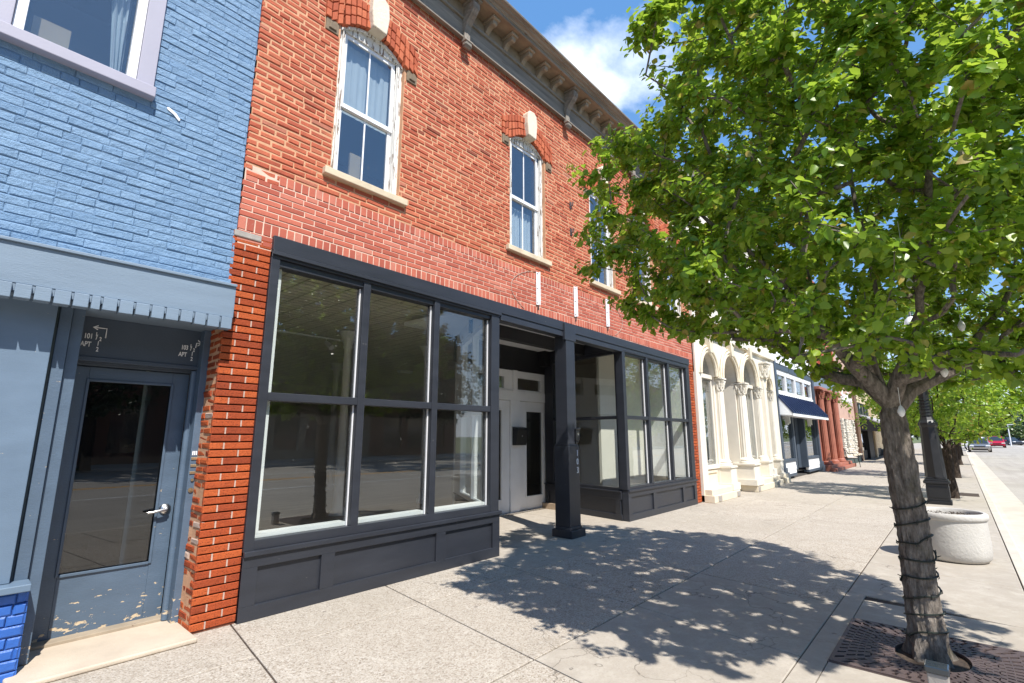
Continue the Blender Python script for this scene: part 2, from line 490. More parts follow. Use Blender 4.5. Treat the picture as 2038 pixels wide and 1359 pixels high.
def brick(mb, x0, x1, z0, z1, y, m, e=.006, jit=.0, back=.03, axis='y', c=None, lean=0.):
    """one brick with eased arrises; its face at y (towards -y), or at x for axis 'x'"""
    j = lambda: R.uniform(-jit, jit)
    dy = R.uniform(-jit, jit)
    fr = [(x0 + e + j(), y + dy + j() * .6 - lean, z0 + e + j()), (x1 - e + j(), y + dy + j() * .6 - lean, z0 + e + j()),
          (x1 - e + j(), y + dy + j() * .6 + lean, z1 - e + j()), (x0 + e + j(), y + dy + j() * .6 + lean, z1 - e + j())]
    b = e * .9
    md = [(x0 + j() * .5, y + dy + b, z0 + j() * .5), (x1 + j() * .5, y + dy + b, z0 + j() * .5), (x1 + j() * .5, y + dy + b, z1 + j() * .5), (x0 + j() * .5, y + dy + b, z1 + j() * .5)]
    bk = [(x0, y + back, z0), (x1, y + back, z0), (x1, y + back, z1), (x0, y + back, z1)]
    vs = fr + md + bk
    if axis == 'x':
        vs = [(p[1], p[0], p[2]) for p in vs]
    fs = [(0, 1, 2, 3)]
    for o in (0, 4):
        for i in range(4):
            k = (i + 1) % 4
            fs.append((o + i, o + 4 + i, o + 4 + k, o + k))
    mb.add(vs, fs, m, c)

def lay(mb, x0, x1, z0, z1, y, m, course=.0645, L=.235, joint=.012, holes_at=None, jit=.002, e=.006, phase=0., hj=None):
    hj = joint if hj is None else hj
    n = int(round((z1 - z0) / course))
    course = (z1 - z0) / n
    for r in range(n):
        za = z0 + r * course; zb = za + course - joint
        zm = (za + zb) / 2
        hs = holes_at(zm) if holes_at else []
        header = (r % 7 == 6)
        l = L / 2 if header else L
        x = x0 - L + ((r % 2) * .5 + phase) * l + R.uniform(-.02, .02)
        while x < x1:
            xb = x + l + R.uniform(-.008, .008) * (jit / .002)
            a, b = max(x, x0), min(xb - hj, x1)
            if b - a > .02:
                for s0, s1 in sub_holes(a, b, hs):
                    w = R.uniform(-.003, .003) * jit / .003
                    brick(mb, s0, s1, za + w, zb + w, y, m, e, jit)
            x = xb

def rowlock(mb, x0, x1, z0, z1, y, m, w=.078, joint=.01, jit=.0015, holes=()):
    x = x0
    while x < x1 - .02:
        b = min(x + w - joint, x1)
        for s0, s1 in sub_holes(x, b, holes):
            brick(mb, s0, s1, z0, z1 - joint, y, m, .004, jit)
        x += w

def slab_holes(mb, x0, x1, z0, z1, y0, y1, holes, m=0):
    """wall slab with rectangular openings (front face at y0), reveals included"""
    xs = sorted(set([x0, x1] + [h[0] for h in holes] + [h[1] for h in holes]))
    zs = sorted(set([z0, z1] + [h[2] for h in holes] + [h[3] for h in holes]))
    xs = [x for x in xs if x0 <= x <= x1]; zs = [z for z in zs if z0 <= z <= z1]
    def solid(a, b):
        return not any(h[0] - 1e-6 <= a and b[0] <= h[1] + 1e-6 and h[2] - 1e-6 <= b[1] and b[2] <= h[3] + 1e-6 for h in holes)
    for i in range(len(xs) - 1):
        for k in range(len(zs) - 1):
            a, b, c, d = xs[i], xs[i + 1], zs[k], zs[k + 1]
            if any(h[0] - 1e-6 <= a and b <= h[1] + 1e-6 and h[2] - 1e-6 <= c and d <= h[3] + 1e-6 for h in holes):
                continue
            mb.add([(a, y0, c), (b, y0, c), (b, y0, d), (a, y0, d)], [(0, 1, 2, 3)], m)
            mb.add([(a, y1, c), (b, y1, c), (b, y1, d), (a, y1, d)], [(3, 2, 1, 0)], m)
    for h in holes:
        a, b, c, d = h[:4]
        mb.add([(a, y0, c), (a, y1, c), (a, y1, d), (a, y0, d)], [(0, 1, 2, 3)], m)
        mb.add([(b, y0, c), (b, y1, c), (b, y1, d), (b, y0, d)], [(0, 1, 2, 3)], m)
        mb.add([(a, y0, d), (a, y1, d), (b, y1, d), (b, y0, d)], [(0, 1, 2, 3)], m)
        mb.add([(a, y0, c), (a, y1, c), (b, y1, c), (b, y0, c)], [(0, 1, 2, 3)], m)

def pane(mb, x0, x1, y, z0, z1, th=.006, m=0):
    mb.box(x0, x1, y, y + th, z0, z1, m)

# ------------------------------------------------------------------ ground, pavement, road
K = .14          # the paving joints run slightly askew to the fronts
def build_setting():
    mb = MB(); mb.box(-400, 900, -500, 500, -.9, -.2); struct(mb.build('ground', 'ground'))
    mb = MB(); mb.box(-60, 420, -25.2, -5.72, -.3, -.135)
    struct(mb.build('road', 'road'))
    mb = MB()
    mb.box(-60, 420, -11.95, -11.83, -.14, -.131)
    for i in range(60):
        pass
    m2 = MB(); m2.box(-60, 420, -15.62, -15.5, -.14, -.131); m2.box(-60, 420, -15.36, -15.24, -.14, -.131)
    mb.box(-60, 420, -18.65, -18.53, -.14, -.131)
    struct(mb.build('lane_line', 'line_white')); struct(m2.build('centre_line', 'line_yellow'))
    # gutter and kerb in cast lengths
    g = MB(); k = MB()
    x = -12.
    while x < 160:
        L = 3.05
        g.prism([(-5.735, -.128), (-5.735, -.3), (-5.19, -.3), (-5.19, -.15), (-5.3, -.155)], 'x', x, x + L - .008)
        k.prism([(-5.184, -.3), (-5.05, -.3), (-5.05, .0), (-5.15, .0), (-5.172, -.012), (-5.184, -.04)], 'x', x + .4, x + .4 + L - .008)
        x += L
    struct(g.build('gutter', 'kerb')); struct(k.build('kerb', 'kerb', bevel=.006))
    # pavement slabs with open joints over a dark bed
    b = MB(); b.box(-12, 160, -5.04, 2.6, -.2, -.011); struct(b.build('pavement_bed', 'soil'))
    s = MB()
    def slab(xa, xb, ya, yb, sm, tone):
        e = .0065
        q = [(xa + e + K * ya, ya + e), (xb - e + K * ya, ya + e), (xb - e + K * yb, yb - e), (xa + e + K * yb, yb - e)]
        i = .006
        q2 = [(xa + e + i + K * ya, ya + e + i), (xb - e - i + K * ya, ya + e + i), (xb - e - i + K * yb, yb - e - i), (xa + e + i + K * yb, yb - e - i)]
        h = R.uniform(-.0012, .0012)
        vs = [(a, c, h) for a, c in q2] + [(a, c, h - .004) for a, c in q] + [(a, c, -.02) for a, c in q]
        fs = [(0, 1, 2, 3)]
        for o in (0, 4):
            for n in range(4):
                fs.append((o + n, o + 4 + n, o + 4 + (n + 1) % 4, o + (n + 1) % 4))
        s.add(vs, fs, 0, (tone, sm, R.random()))
    rows = [(-.765, 2.5), (-2.30, -.765), (-3.70, -2.30)]
    for ri, (ya, yb) in enumerate(rows):
        for i in range(-7, 100):
            xa = 1.81 + 1.5 * i
            sm = .85 if (ri == 2 and i in (1, 2, -1, 9)) else R.choice([0, 0, .06, .12])
            if ri == 0 and 2 <= i <= 4:
                sm = .55
            slab(xa, xa + 1.5, ya, yb, sm, R.random() * .6)
    xs = [-8.7, -7.2, -5.7, -4.2, -2.7, -1.2, .3, 1.8, 3.1]
    xs2 = [6.2 + 1.52 * i for i in range(100)]
    for L in (xs, xs2):
        for a, c in zip(L[:-1], L[1:]):
            slab(a + .6, c + .6, -5.045, -3.70, .93, R.random() * .7)
    # around the tree pit
    gx0, gx1, gy0, gy1 = 4.325, 5.415, -4.95, -3.86
    s.box(3.7 + K * -3.7 + .5, 6.8 + K * -3.7, gy1 + .004, -3.705, -.02, 0, 0, (.3, .93, .5))
    s.box(3.05, gx0 - .004, -5.045, gy1 - .004, -.02, .0, 0, (.5, .93, .5))
    s.box(gx1 + .004, 6.1, -5.045, gy1 - .004, -.02, .0, 0, (.2, .93, .5))
    s.box(gx0, gx1, -5.045, gy0 - .004, -.02, .0, 0, (.4, .93, .5))
    struct(s.build('sidewalk', 'sidewalk'))
    # far pavement
    f = MB(); f.box(-60, 260, -29.5, -25.2, -.2, 0.); struct(f.build('far_sidewalk', 'concrete', bevel=.01))
build_setting()

# ------------------------------------------------------------------ red brick building
RB = thing('brick_building', 'empty red brick shop with charcoal storefront and white recessed doors', 'building', (6.8, 0, 0))
WIN = [2.82, 5.74, 8.02, 9.70, 11.30]
def hz(x): return 3.455 - .0062 * (x - 1.84)
def arch_z(dx, r):  # height of an arc of radius r over the window springing
    return 5.794 + math.sqrt(max(0., r * r - dx * dx))
def red_holes(z):
    hs = []
    for c in WIN:
        w = 0
        if 4.39 < z < 6.22: w = .45
        if 6.03 < z < 6.76: w = max(w, min(.64, math.sqrt(max(0, .94 ** 2 - (z - 5.794) ** 2))))
        if 4.30 < z < 4.40: w = max(w, .5)
        if w: hs.append((c - w, c + w))
    return hs
def build_red():
    # upper wall
    mb = MB()
    slab_holes(mb, 1.535, 12.125, 4.10, 7.9, .0065, .3, [(c - .445, c + .445, 4.33, 6.44) for c in WIN], 0)
    slab_holes(mb, 1.535, 12.125, 3.30, 4.10, .0035, .3, [], 2)
    def edge(x):   # ragged upper edge of the repaired band
        return 4.12
    lay(mb, 1.525, 12.13, 4.115, 7.275, 0., 1, .0645, .238, .0115, red_holes, jit=.004, e=.009)
    hl = [(c - .5, c + .5) for c in WIN]
    rowlock(mb, 1.86, 9.6, 4.0, 4.112, -.003, 3, .076, .012, holes=[])
    lay(mb, 1.525, 1.86, 3.98, 4.112, 0., 1, .066, .2, .012, jit=.005, e=.01)
    lay(mb, 9.6, 12.13, 4.0, 4.112, 0., 3, .056, .238, .009, jit=.0015, e=.004)
    lay(mb, 1.525, 12.13, 3.575, 3.998, -.002, 3, .0604, .238, .0105, jit=.0014, e=.004)
    rowlock(mb, 1.525, 12.13, 3.44, 3.574, -.002, 3, .076, .012)
    lay(mb, 1.525, 12.13, 3.33, 3.44, -.002, 3, .055, .238, .009, jit=.0014, e=.004)
    mb.build('wall', ['mortar_old', 'brick_old', 'mortar_new', 'brick_new'], RB)
    # traces left by an old round sign: thin pale arcs on the repaired band
    tr = MB()
    for sx in (-1, 1):
        pts = []
        for i in range(24):
            a = -.62 + 1.5 * i / 23
            pts.append((6.98 + sx * 1.62 * math.cos(a) * 1.03 + R.uniform(-.004, .004), -.008, 3.76 + .5 * math.sin(a) + R.uniform(-.003, .003)))
        tr.tube(pts, .0042, 5)
    tr.build('paint_trace', 'mortar_pale', RB, split=True)
    # brick piers either side of the storefront
    for (a, b) in ((1.495, 1.838), (11.802, 12.13)):
        pb = MB()
        L = .232; cs = .0645
        for r in range(53):
            z = .02 + r * cs
            za, zb = z, z + cs - .0105
            pb.box(a + .012, b - .002, .012, .5, z - .02, z + cs - .013 + .02, 0 if R.random() < 0 else 0)
            w = b - a
            cut = a + (L if r % 2 else w - L)
            brick(pb, a, cut - .006, za, zb, 0., 1, .0045, .0012, .03)
            brick(pb, cut + .006, b, za, zb, 0., 1, .0045, .0012, .03)
            pb.box(cut - .0062, cut + .0062, .004, .03, za, zb, 2)
            if a < 2: pb.box(a + .004, a + .03, .014, .5, z - .01, z + cs - .01, 3)
            # broken return of the pier
            if a < 2:
                x = 0.004; alt = r % 2
                for q in range(3):
                    x1 = x + (.1 if (q + alt) % 2 else .2)
                    d = R.uniform(-.004, .006)
                    brick(pb, x, min(x1, .5) - .012, za, zb, a + d, 1 if R.random() < .9 else 2, .012, .006, .03, axis='x')
                    x = x1
                    if x > .48: break
        pb.build('brick_pier', ['mortar_dark', 'brick_pier', 'mortar_pale', 'mortar_old'], RB)
    # cap stone of the left pier
    sb = MB(); sb.box(1.5, 1.74, -.012, .02, 3.36, 3.42); sb.build('pier_cap', 'granite', RB, bevel=.008)
    # shell: party walls, roof, floors, rear
    sh = MB()
    sh.box(1.55, 1.75, .55, 15, 0, 7.9, 0); sh.box(11.95, 12.12, .5, 15, 0, 7.9, 0)
    sh.box(1.75, 11.95, 14.8, 15, 0, 7.9, 0)
    sh.box(1.56, 12.11, .31, 15, 7.5, 7.6, 0); sh.box(1.75, 11.95, .35, 14.8, 3.66, 3.95, 1)
    sh.box(1.75, 11.95, 4.8, 4.9, 3.95, 7.5, 1)
    sh.build('shell', ['interior', 'dark_room'], RB)
    f = MB(); f.box(1.85, 5.02, .1, 2.32, .0, .12); f.box(8.85, 11.79, .1, 2.32, .0, .12); f.box(1.75, 11.95, 2.32, 14.8, .0, .12); f.build('floor', 'floorwood', RB, split=True)
    # pressed tin ceiling
    m, t = new_mat('pressed_tin')
    co = t.n('ShaderNodeTexCoord').outputs['Object']
    br = t.n('ShaderNodeTexBrick', {'Vector': co, 'Scale': 1., 'Mortar Size': .02, 'Mortar Smooth': 1., 'Brick Width': .3, 'Row Height': .15, 'Color1': (.8, .74, .64, 1), 'Color2': (.73, .67, .57, 1), 'Mortar': (.42, .38, .31, 1)}, offset=0.)
    finish(t, br.outputs[0], .55, t.bump(br.outputs[1], .9, .03), 0, .5)
    M['tin'] = m
    c = MB(); c.box(1.75, 11.95, .16, 14.8, 3.58, 3.64); c.build('ceiling', 'tin', RB)
    pw = MB(); pw.box(9.35, 11.75, 1.0, 1.06, .12, 3.56); pw.build('display_partition', 'interior', RB)
    # slender iron columns inside
    for (x, y) in ((2.85, 4.0), (3.95, 8.2), (5.0, 4.0), (7.1, 4.15), (9.3, 4.2), (7.1, 8.2)):
        q = MB()
        q.lathe([(.15, .12), (.15, .2), (.1, .26), (.085, .4), (.07, 3.2), (.075, 3.22), (.09, 3.25), (.08, 3.3), (.13, 3.45), (.19, 3.56)], (x, y, 0), 14)
        q.build('interior_column', 'white', RB, smooth=True)
    tl = MB()
    tl.box(3.4, 5.3, 4.68, 4.72, 3.5, 3.53)
    for x in (3.6, 4.9):
        tl.tube([(x, 4.7, 3.5), (x, 4.66, 3.42)], .012, 6); tl.tube([(x, 4.7, 3.43), (x + .03, 4.5, 3.3)], [.04, .06], 10)
    tl.build('track_light', 'white', RB, split=True)
    lt = MB()
    for (x, y) in ((7.4, 9.), (9.1, 8.), (5.6, 10.)):
        lt.box(x, x + .5, y, y + .14, 3.5, 3.575)
    lt.build('ceiling_fixture', 'white', RB, bevel=.01, split=True)
build_red()

def upper_window(c, kind):
    w = MB()
    # weathered jamb boards, arched head filler
    for s in (-1, 1):
        a, b = sorted((c + s * .36, c + s * .448))
        w.box(a, b, .06, .16, 4.385, 6.25)
        a, b = sorted((c + s * .365, c + s * .40))
        w.box(a, b, .035, .059, 4.385, 6.2)
    pts = [(c - .446, 6.1)] + [(c - .446 + .892 * i / 14, arch_z(-.446 + .892 * i / 14, .604)) for i in range(15)] + [(c + .446, 6.1), (c + .36, 6.1), (c + .36, 6.235), (c - .36, 6.235), (c - .36, 6.1)]
    w.prism(pts, 'y', .065, .15)
    ring = [(c - .44 + .88 * i / 14, arch_z(-.44 + .88 * i / 14, .6)) for i in range(15)]
    w.prism(ring + [(x, z - .035) for x, z in ring[::-1]], 'y', .03, .064)
    win = w.build('window', 'white_worn', RB, bevel=.003)
    s = MB()
    x0, x1 = c - .358, c + .358
    for (za, zb, y) in ((5.27, 6.233, .088), (4.392, 5.315, .115)):
        fw = .048
        s.box(x0, x0 + fw, y, y + .028, za, zb); s.box(x1 - fw, x1, y, y + .028, za, zb)
        s.box(x0 + fw, x1 - fw, y, y + .028, zb - .05, zb); s.box(x0 + fw, x1 - fw, y, y + .028, za, za + .055)
        s.box(c - .009, c + .009, y + .006, y + .022, za + .055, zb - .05)
    s.build('sash', 'sash', win, bevel=.003)
    g = MB()
    pane(g, x0 + .04, x1 - .04, .1, 5.32, 6.19); pane(g, x0 + .04, x1 - .04, .127, 4.44, 5.27)
    g.build('pane', 'glass_clean', win, split=True)
    t = MB(); t.box(c - .535, c + .535, -.062, .12, 4.305, 4.385); t.build('sill', 'limestone', win, bevel=.008)
    k = MB()
    k.prism([(c - .095, 6.385), (c + .095, 6.375), (c + .125, 6.62), (c + .11, 6.8), (c + .05, 6.86), (c - .06, 6.85), (c - .115, 6.79), (c - .12, 6.6)], 'y', -.11, .09)
    k.build('keystone', 'keystone', win, bevel=.02, seg=3)
    a = MB()
    n = 18
    a.box(c - .63, c - .13, .0, .1, 6.45, 6.5, 0); a.box(c + .13, c + .63, .0, .1, 6.45, 6.5, 0)
    for i in range(n):
        xa = -.64 + 1.28 * i / n; xb = xa + 1.28 / n - .012
        xm = (xa + xb) / 2
        if abs(xm) < .1: continue
        top = arch_z(xm, .94)
        bot = arch_z(xm, .606) if abs(xm) < .448 else 6.2
        bot = max(bot, 6.1)
        lo = .95 if abs(xm) < .45 else 1.
        segs = 3 if top - bot > .28 else 2
        for q in range(segs):
            z0 = bot + (top - bot) * q / segs; z1 = bot + (top - bot) * (q + 1) / segs - .012
            f0 = lo + (1 - lo) * q / segs; f1 = lo + (1 - lo) * (q + 1) / segs
            jy = R.uniform(-.006, .006)
            dz = (arch_z(xb, .75) - arch_z(xa, .75)) if abs(xm) < .6 else 0
            pts = [(c + xa * f0, z0 - dz * .4), (c + xb * f0, z0 + dz * .4), (c + xb * f1, z1 + dz * .4), (c + xa * f1, z1 - dz * .4)]
            a.prism(pts, 'y', -.03 + jy, .1)
    a.build('brick_arch', 'brick_ring', win, bevel=.006, split=True)
    b = MB()
    for sgn in (-1, 1):
        p0, p1 = sorted((c + sgn * .475, c + sgn * .63))
        b.prism([(p0, 6.04), (p1, 6.04), (p1, 6.195), (p0, 6.195)], 'y', -.014, .05)
        b.prism([(p0 + .03, 6.07), (p1 - .03, 6.07), (p1 - .05, 6.16), (p0 + .05, 6.16)], 'y', -.03, -.014)
    b.build('corbel_stone', 'corbel', win, bevel=.012, split=True)
    cu = MB()
    def drape(xa, xb, za, zb, y, amp=.02):
        n = 26
        vs = []; fs = []
        for i in range(n + 1):
            x = xa + (xb - xa) * i / n
            for z in (za, zb):
                vs.append((x, y + amp * math.sin(i * 1.9) + R.uniform(-.004, .004), z))
        for i in range(n):
            fs.append((2 * i, 2 * i + 2, 2 * i + 3, 2 * i + 1))
        cu.add(vs, fs)
    mat = 'curtain'
    if kind == 0:
        drape(c - .34, c + .34, 5.28, 6.2, .2, .004)
    elif kind == 1:
        drape(c - .33, c + .3, 4.42, 5.2, .22, .015)
    else:
        drape(c - .34, c + .34, 4.42, 5.9, .22, .025); mat = 'navy_curtain'
    cu.build('curtain', mat, win)
    if kind == 0:
        q = MB(); q.box(c - .12, c + .02, .2, .23, 4.4, 4.83); q.build('board', 'cardboard', win)
for c, k in zip(WIN, (0, 1, 2, 2, 2)):
    upper_window(c, k)

def build_cornice():
    mb = MB()
    x0, x1 = 1.53, 12.13
    mb.box(x0, x1, -.05, .02, 7.27, 7.565, 0)          # frieze board
    mb.box(x0, x1, -.085, .02, 7.565, 7.61, 0)
    mb.box(x0, x1, -.06, .02, 7.61, 7.80, 1)
    mb.box(x0, x1, -.075, -.05, 7.25, 7.275, 0)
    mb.box(x0, x1, -.36, .3, 7.80, 7.83, 2)              # soffit
    mb.prism([(-.345, 7.795), (-.365, 7.8), (-.365, 7.845), (-.39, 7.85), (-.4, 7.87), (-.44, 7.875), (-.455, 7.895), (-.5, 7.9), (-.51, 7.925), (-.5, 7.94), (.3, 7.97), (.3, 7.83), (-.345, 7.83)], 'x', x0, x1, 3)
    cor = mb.build('cornice', ['wood_grey', 'wood_tan', 'wood_soffit', 'wood_grey'], RB, bevel=.004)
    ms = []
    bx = [1.72, 4.25, 6.78, 9.31, 11.84]
    proto = None
    def bracket(x):
        q = MB()
        # S-scroll side outline (y,z)
        out = [(-.05, 7.1), (-.1, 7.08), (-.135, 7.12), (-.14, 7.17), (-.11, 7.19), (-.1, 7.26), (-.1, 7.36), (-.125, 7.45), (-.18, 7.52), (-.24, 7.58), (-.285, 7.64), (-.3, 7.7), (-.28, 7.755), (-.25, 7.77), (-.05, 7.77)]
        q.prism(out, 'x', x - .055, x + .055)
        inner = [(-.07, 7.2)] + [(y * 1.04, z) for y, z in out[5:12]] + [(-.07, 7.7)]
        q.prism(inner, 'x', x - .018, x + .018)
        q.box(x - .085, x + .085, -.32, -.05, 7.77, 7.8)
        q.box(x - .075, x + .075, -.15, -.05, 7.165, 7.19)
        for s in (-1, 1):
            for (cy, cz, rr) in ((-.235, 7.69, .055), (-.1, 7.13, .03)):
                ring = [(cy + rr * math.cos(a * PI / 6), cz + rr * math.sin(a * PI / 6)) for a in range(12)]
                q.prism(ring, 'x', x + s * .05, x + s * .068)
        return q
    def modillion(x):
        q = MB()
        q.prism([(-.05, 7.625), (-.075, 7.61), (-.1, 7.625), (-.12, 7.66), (-.15, 7.685), (-.2, 7.69), (-.235, 7.68), (-.26, 7.695), (-.26, 7.755), (-.05, 7.755)], 'x', x - .042, x + .042)
        q.box(x - .075, x + .075, -.295, -.05, 7.755, 7.8)
        return q
    b0 = bracket(bx[1]).build('bracket', 'wood_grey', cor, bevel=.006)
    for x in bx:
        if x != bx[1]:
            c = b0.copy(); COL.objects.link(c); c.parent = cor; c.location.x = x - bx[1]
    m0 = None
    for i in range(4):
        for k in range(1, 6):
            x = bx[i] + 2.53 * k / 6
            if m0 is None:
                m0 = modillion(x).build('modillion', 'wood_tan', cor, bevel=.006); mx = x
            else:
                c = m0.copy(); COL.objects.link(c); c.parent = cor; c.location.x = x - mx
build_cornice()

def build_storefront():
    # header beam
    mb = MB()
    def hb(xa, xb, ta, tb, y0, y1):
        mb.prism([(xa, hz(xa) - tb), (xb, hz(xb) - tb), (xb, hz(xb) - ta), (xa, hz(xa) - ta)], 'y', y0, y1)
    hb(1.84, 11.8, 0, .15, -.045, .2)
    hb(1.84, 11.79, .15, .215, -.03, .2)
    hb(1.84, 5.06, .152, .19, -.055, -.045); hb(5.06, 8.55, .175, .25, -.038, .12)
    hb(8.55, 11.8, .215, .235, -.028, .2)
    mb.box(6.58, 6.9, -.07, -.02, 3.12, 3.4)
    mb.build('storefront_header', 'navy', RB, bevel=.004)
    # left display window
    f = MB(); fz0, fz1 = .56, 3.22
    f.box(1.84, 1.925, -.025, .13, .0, 3.3); f.box(4.885, 5.045, -.025, .13, .56, 3.27)
    for a, b in ((2.854, 2.939), (3.86, 3.946)):
        f.box(a, b, -.02, .12, .65, 3.24)
    for a, b in ((1.925, 2.854), (2.939, 3.86), (3.946, 4.885)):
        f.box(a, b, -.015, .11, 1.872, 1.948)
    f.box(1.925, 4.885, -.02, .13, .57, .652)
    f.box(1.925, 4.885, .0, .13, 3.17, 3.235)
    wl = f.build('shop_window', 'navy', RB, bevel=.004)
    g = MB()
    for a, b in ((1.925, 2.854), (2.939, 3.86), (3.946, 4.885)):
        for c, d in ((.652, 1.872), (1.948, 3.17)):
            q = MB(); pane(q, a, b, .065, c, d); q.build('pane', 'glass', wl)
    s = MB()
    s.box(1.927, 1.99, .075, .4, .653, 3.17)           # white return jamb
    for a, b in ((1.99, 2.85), (2.943, 3.856), (3.95, 4.88)):
        s.box(a, b, .074, .2, .653, .69)
    for x in (2.842, 3.848, 4.873):
        s.box(x, x + .01, .045, .064, .653, 1.87); s.box(x, x + .01, .045, .064, 1.95, 3.16)
    s.build('white_stop', 'white', wl, split=True)
    # bulkheads
    def bulkhead(xa, xb, stiles, ztop):
        b = MB()
        b.box(xa, xb, .0, .1, 0., ztop - .02)
        b.box(xa, xb, -.03, -.001, 0, .12); b.box(xa, xb, -.03, -.001, .43, ztop - .02)
        for s0, s1 in stiles:
            b.box(s0, s1, -.03, -.001, .12, .43)
        o = b.build('bulkhead', 'navy', RB, bevel=.003)
        c = MB(); c.box(xa + .0, xb + .02, -.055, .1, ztop - .02, ztop + .025); c.build('sill', 'navy', o, bevel=.006)
    bulkhead(1.84, 5.06, [(1.84, 1.97), (2.56, 2.7), (3.98, 4.12), (4.93, 5.06)], .545)
    bulkhead(8.56, 11.8, [(8.56, 8.68), (9.58, 9.72), (11.02, 11.15), (11.67, 11.8)], .54)
    # right display window
    f = MB()
    f.box(8.545, 8.655, -.025, .13, .565, 3.23); f.box(11.615, 11.8, -.025, .13, .565, 3.2)
    for a, b in ((9.56, 9.645), (10.595, 10.68)):
        f.box(a, b, -.02, .12, .6, 3.2)
    for a, b in ((8.655, 9.56), (9.645, 10.595), (10.68, 11.615)):
        f.box(a, b, -.015, .11, 1.87, 1.94)
    f.box(8.655, 11.615, -.02, .13, .565, .615); f.box(8.655, 11.615, -.0, .13, 3.135, 3.2)
    wr = f.build('shop_window', 'navy', RB, bevel=.004)
    for a, b in ((8.655, 9.56), (9.645, 10.595), (10.68, 11.615)):
        for c, d in ((.615, 1.87), (1.94, 3.135)):
            q = MB(); pane(q, a, b, .065, c, d); q.build('pane', 'glass', wr)
    s = MB()
    for x in (9.535, 10.57, 11.59):
        s.box(x, x + .022, .05, .064, .617, 1.868); s.box(x, x + .022, .05, .064, 1.942, 3.13)
    s.box(11.6, 11.66, .14, 1.2, .6, 3.2)
    s.build('white_stop', 'white', wr, split=True)
    # angled side of the right display box
    def side(p0, p1, mat, posts, zb0, inner, nsign):
        d = Vector((p1[0] - p0[0], p1[1] - p0[1])); L = d.length; d.normalize()
        n = Vector((-d.y, d.x)) * nsign
        at = lambda t: (p0[0] + d.x * t, p0[1] + d.y * t)
        w = MB()
        for a, b in posts:
            w.obox(at(a), at(b), n, -.05, .05, zb0, 3.22)
        gaps = [(posts[i][1], posts[i + 1][0]) for i in range(len(posts) - 1)]
        for a, b in gaps:
            w.obox(at(a), at(b), n, -.045, .04, 1.87, 1.935); w.obox(at(a), at(b), n, -.045, .045, zb0, zb0 + .06); w.obox(at(a), at(b), n, -.045, .045, 3.15, 3.22)
        w.obox(at(-.0), at(L), n, -.05, .05, 3.221, 3.5)
        o = w.build('side_window', mat, RB, bevel=.004)
        for a, b in gaps:
            for c, e in ((zb0 + .06, 1.87), (1.935, 3.15)):
                q = MB(); q.obox(at(a), at(b), n, -.003, .003, c, e); q.build('pane', 'glass', o)
        k = MB()
        k.obox(at(0.), at(L), n, -.03, .03, 0., zb0 - .02)
        k.obox(at(0.), at(L), n, .03, .058, 0., .11); k.obox(at(0.), at(L), n, .03, .058, .38, zb0 - .02)
        for a, b in ((0.03, .15), (L * .62, L * .62 + .12), (L - .1, L)):
            k.obox(at(a), at(b), n, .03, .058, .11, .38)
        k.obox(at(0.), at(L), n, -.06, .085, zb0 - .02, zb0 + .002)
        k.build('side_bulkhead', 'navy', o, bevel=.003)
    side((8.6, .1), (8.99, 2.2), 'navy', [(0.02, .06), (1.3, 1.5), (1.86, 2.13)], .53, None, 1)
    side((5.0, .1), (6.3, 2.2), 'white', [(0.0, .05), (1.0, 1.06), (1.9, 2.46)], .55, None, -1)
    # recessed entry
    e = MB(); e.box(5.05, 8.9, .12, 2.26, 3.44, 3.5); e.build('porch_ceiling', 'white', RB)
    e = MB(); e.box(6.25, 9.2, 2.2, 2.3, 2.935, 3.44); e.box(5.5, 9.0, .95, 1.1, 3.22, 3.44); e.box(8.72, 9.2, 2.0, 2.2, 3.1, 3.44)
    e.box(8.99, 9.22, 2.1, 2.24, .0, 2.93)
    e.build('porch_beam', 'navy_black', RB, bevel=.004)
    fr = MB()
    fr.box(7.785, 8.075, 2.2, 2.3, .0, 2.29); fr.box(6.3, 6.74, 2.2, 2.3, 0, 2.29); fr.box(9.145, 9.2, 2.2, 2.3, 0, 2.29)
    fr.box(6.3, 9.2, 2.19, 2.3, 2.29, 2.49)
    fr.box(6.3, 9.2, 2.22, 2.3, 2.49, 2.53); fr.box(6.3, 9.2, 2.22, 2.3, 2.78, 2.93)
    for a, b in ((6.3, 6.8), (7.6, 8.0), (8.83, 9.2)):
        fr.box(a, b, 2.22, 2.3, 2.53, 2.78)
    fr.box(7.84, 7.97, 2.17, 2.22, 2.49, 2.93)
    fr.box(8.99, 9.14, 2.16, 2.19, 2.49, 2.93)
    frame = fr.build('door_frame', 'white', RB, bevel=.004)
    for a, b in ((6.8, 7.6), (8.0, 8.83)):
        q = MB(); pane(q, a, b, 2.26, 2.53, 2.78); q.build('transom_pane', 'glass', frame)
    for (a, b, g0, g1) in ((6.745, 7.78, 6.98, 7.53), (8.08, 9.14, 8.31, 8.87)):
        d = MB()
        d.box(a, g0, 2.235, 2.285, .03, 2.28); d.box(g1, b, 2.235, 2.285, .03, 2.28)
        d.box(g0, g1, 2.235, 2.285, .03, .3); d.box(g0, g1, 2.235, 2.285, 2.07, 2.28)
        for (c0, c1, z0, z1) in ((g0 - .03, g0 + .005, .27, 2.1), (g1 - .005, g1 + .03, .27, 2.1), (g0, g1, .27, .3), (g0, g1, 2.07, 2.1)):
            d.box(c0, c1, 2.22, 2.236, z0, z1)
        dr = d.build('door', 'white', RB, bevel=.004)
        q = MB(); pane(q, g0, g1, 2.26, .3, 2.07); q.build('pane', 'glass_door', dr)
        h = MB()
        hx = g1 + .16 if a > 8 else a + .1
        h.lathe([(.03, 0), (.03, .012), (.014, .02), (.014, .05), (.03, .06), (.032, .075), (.02, .085)], (0, 0, 0), 14)
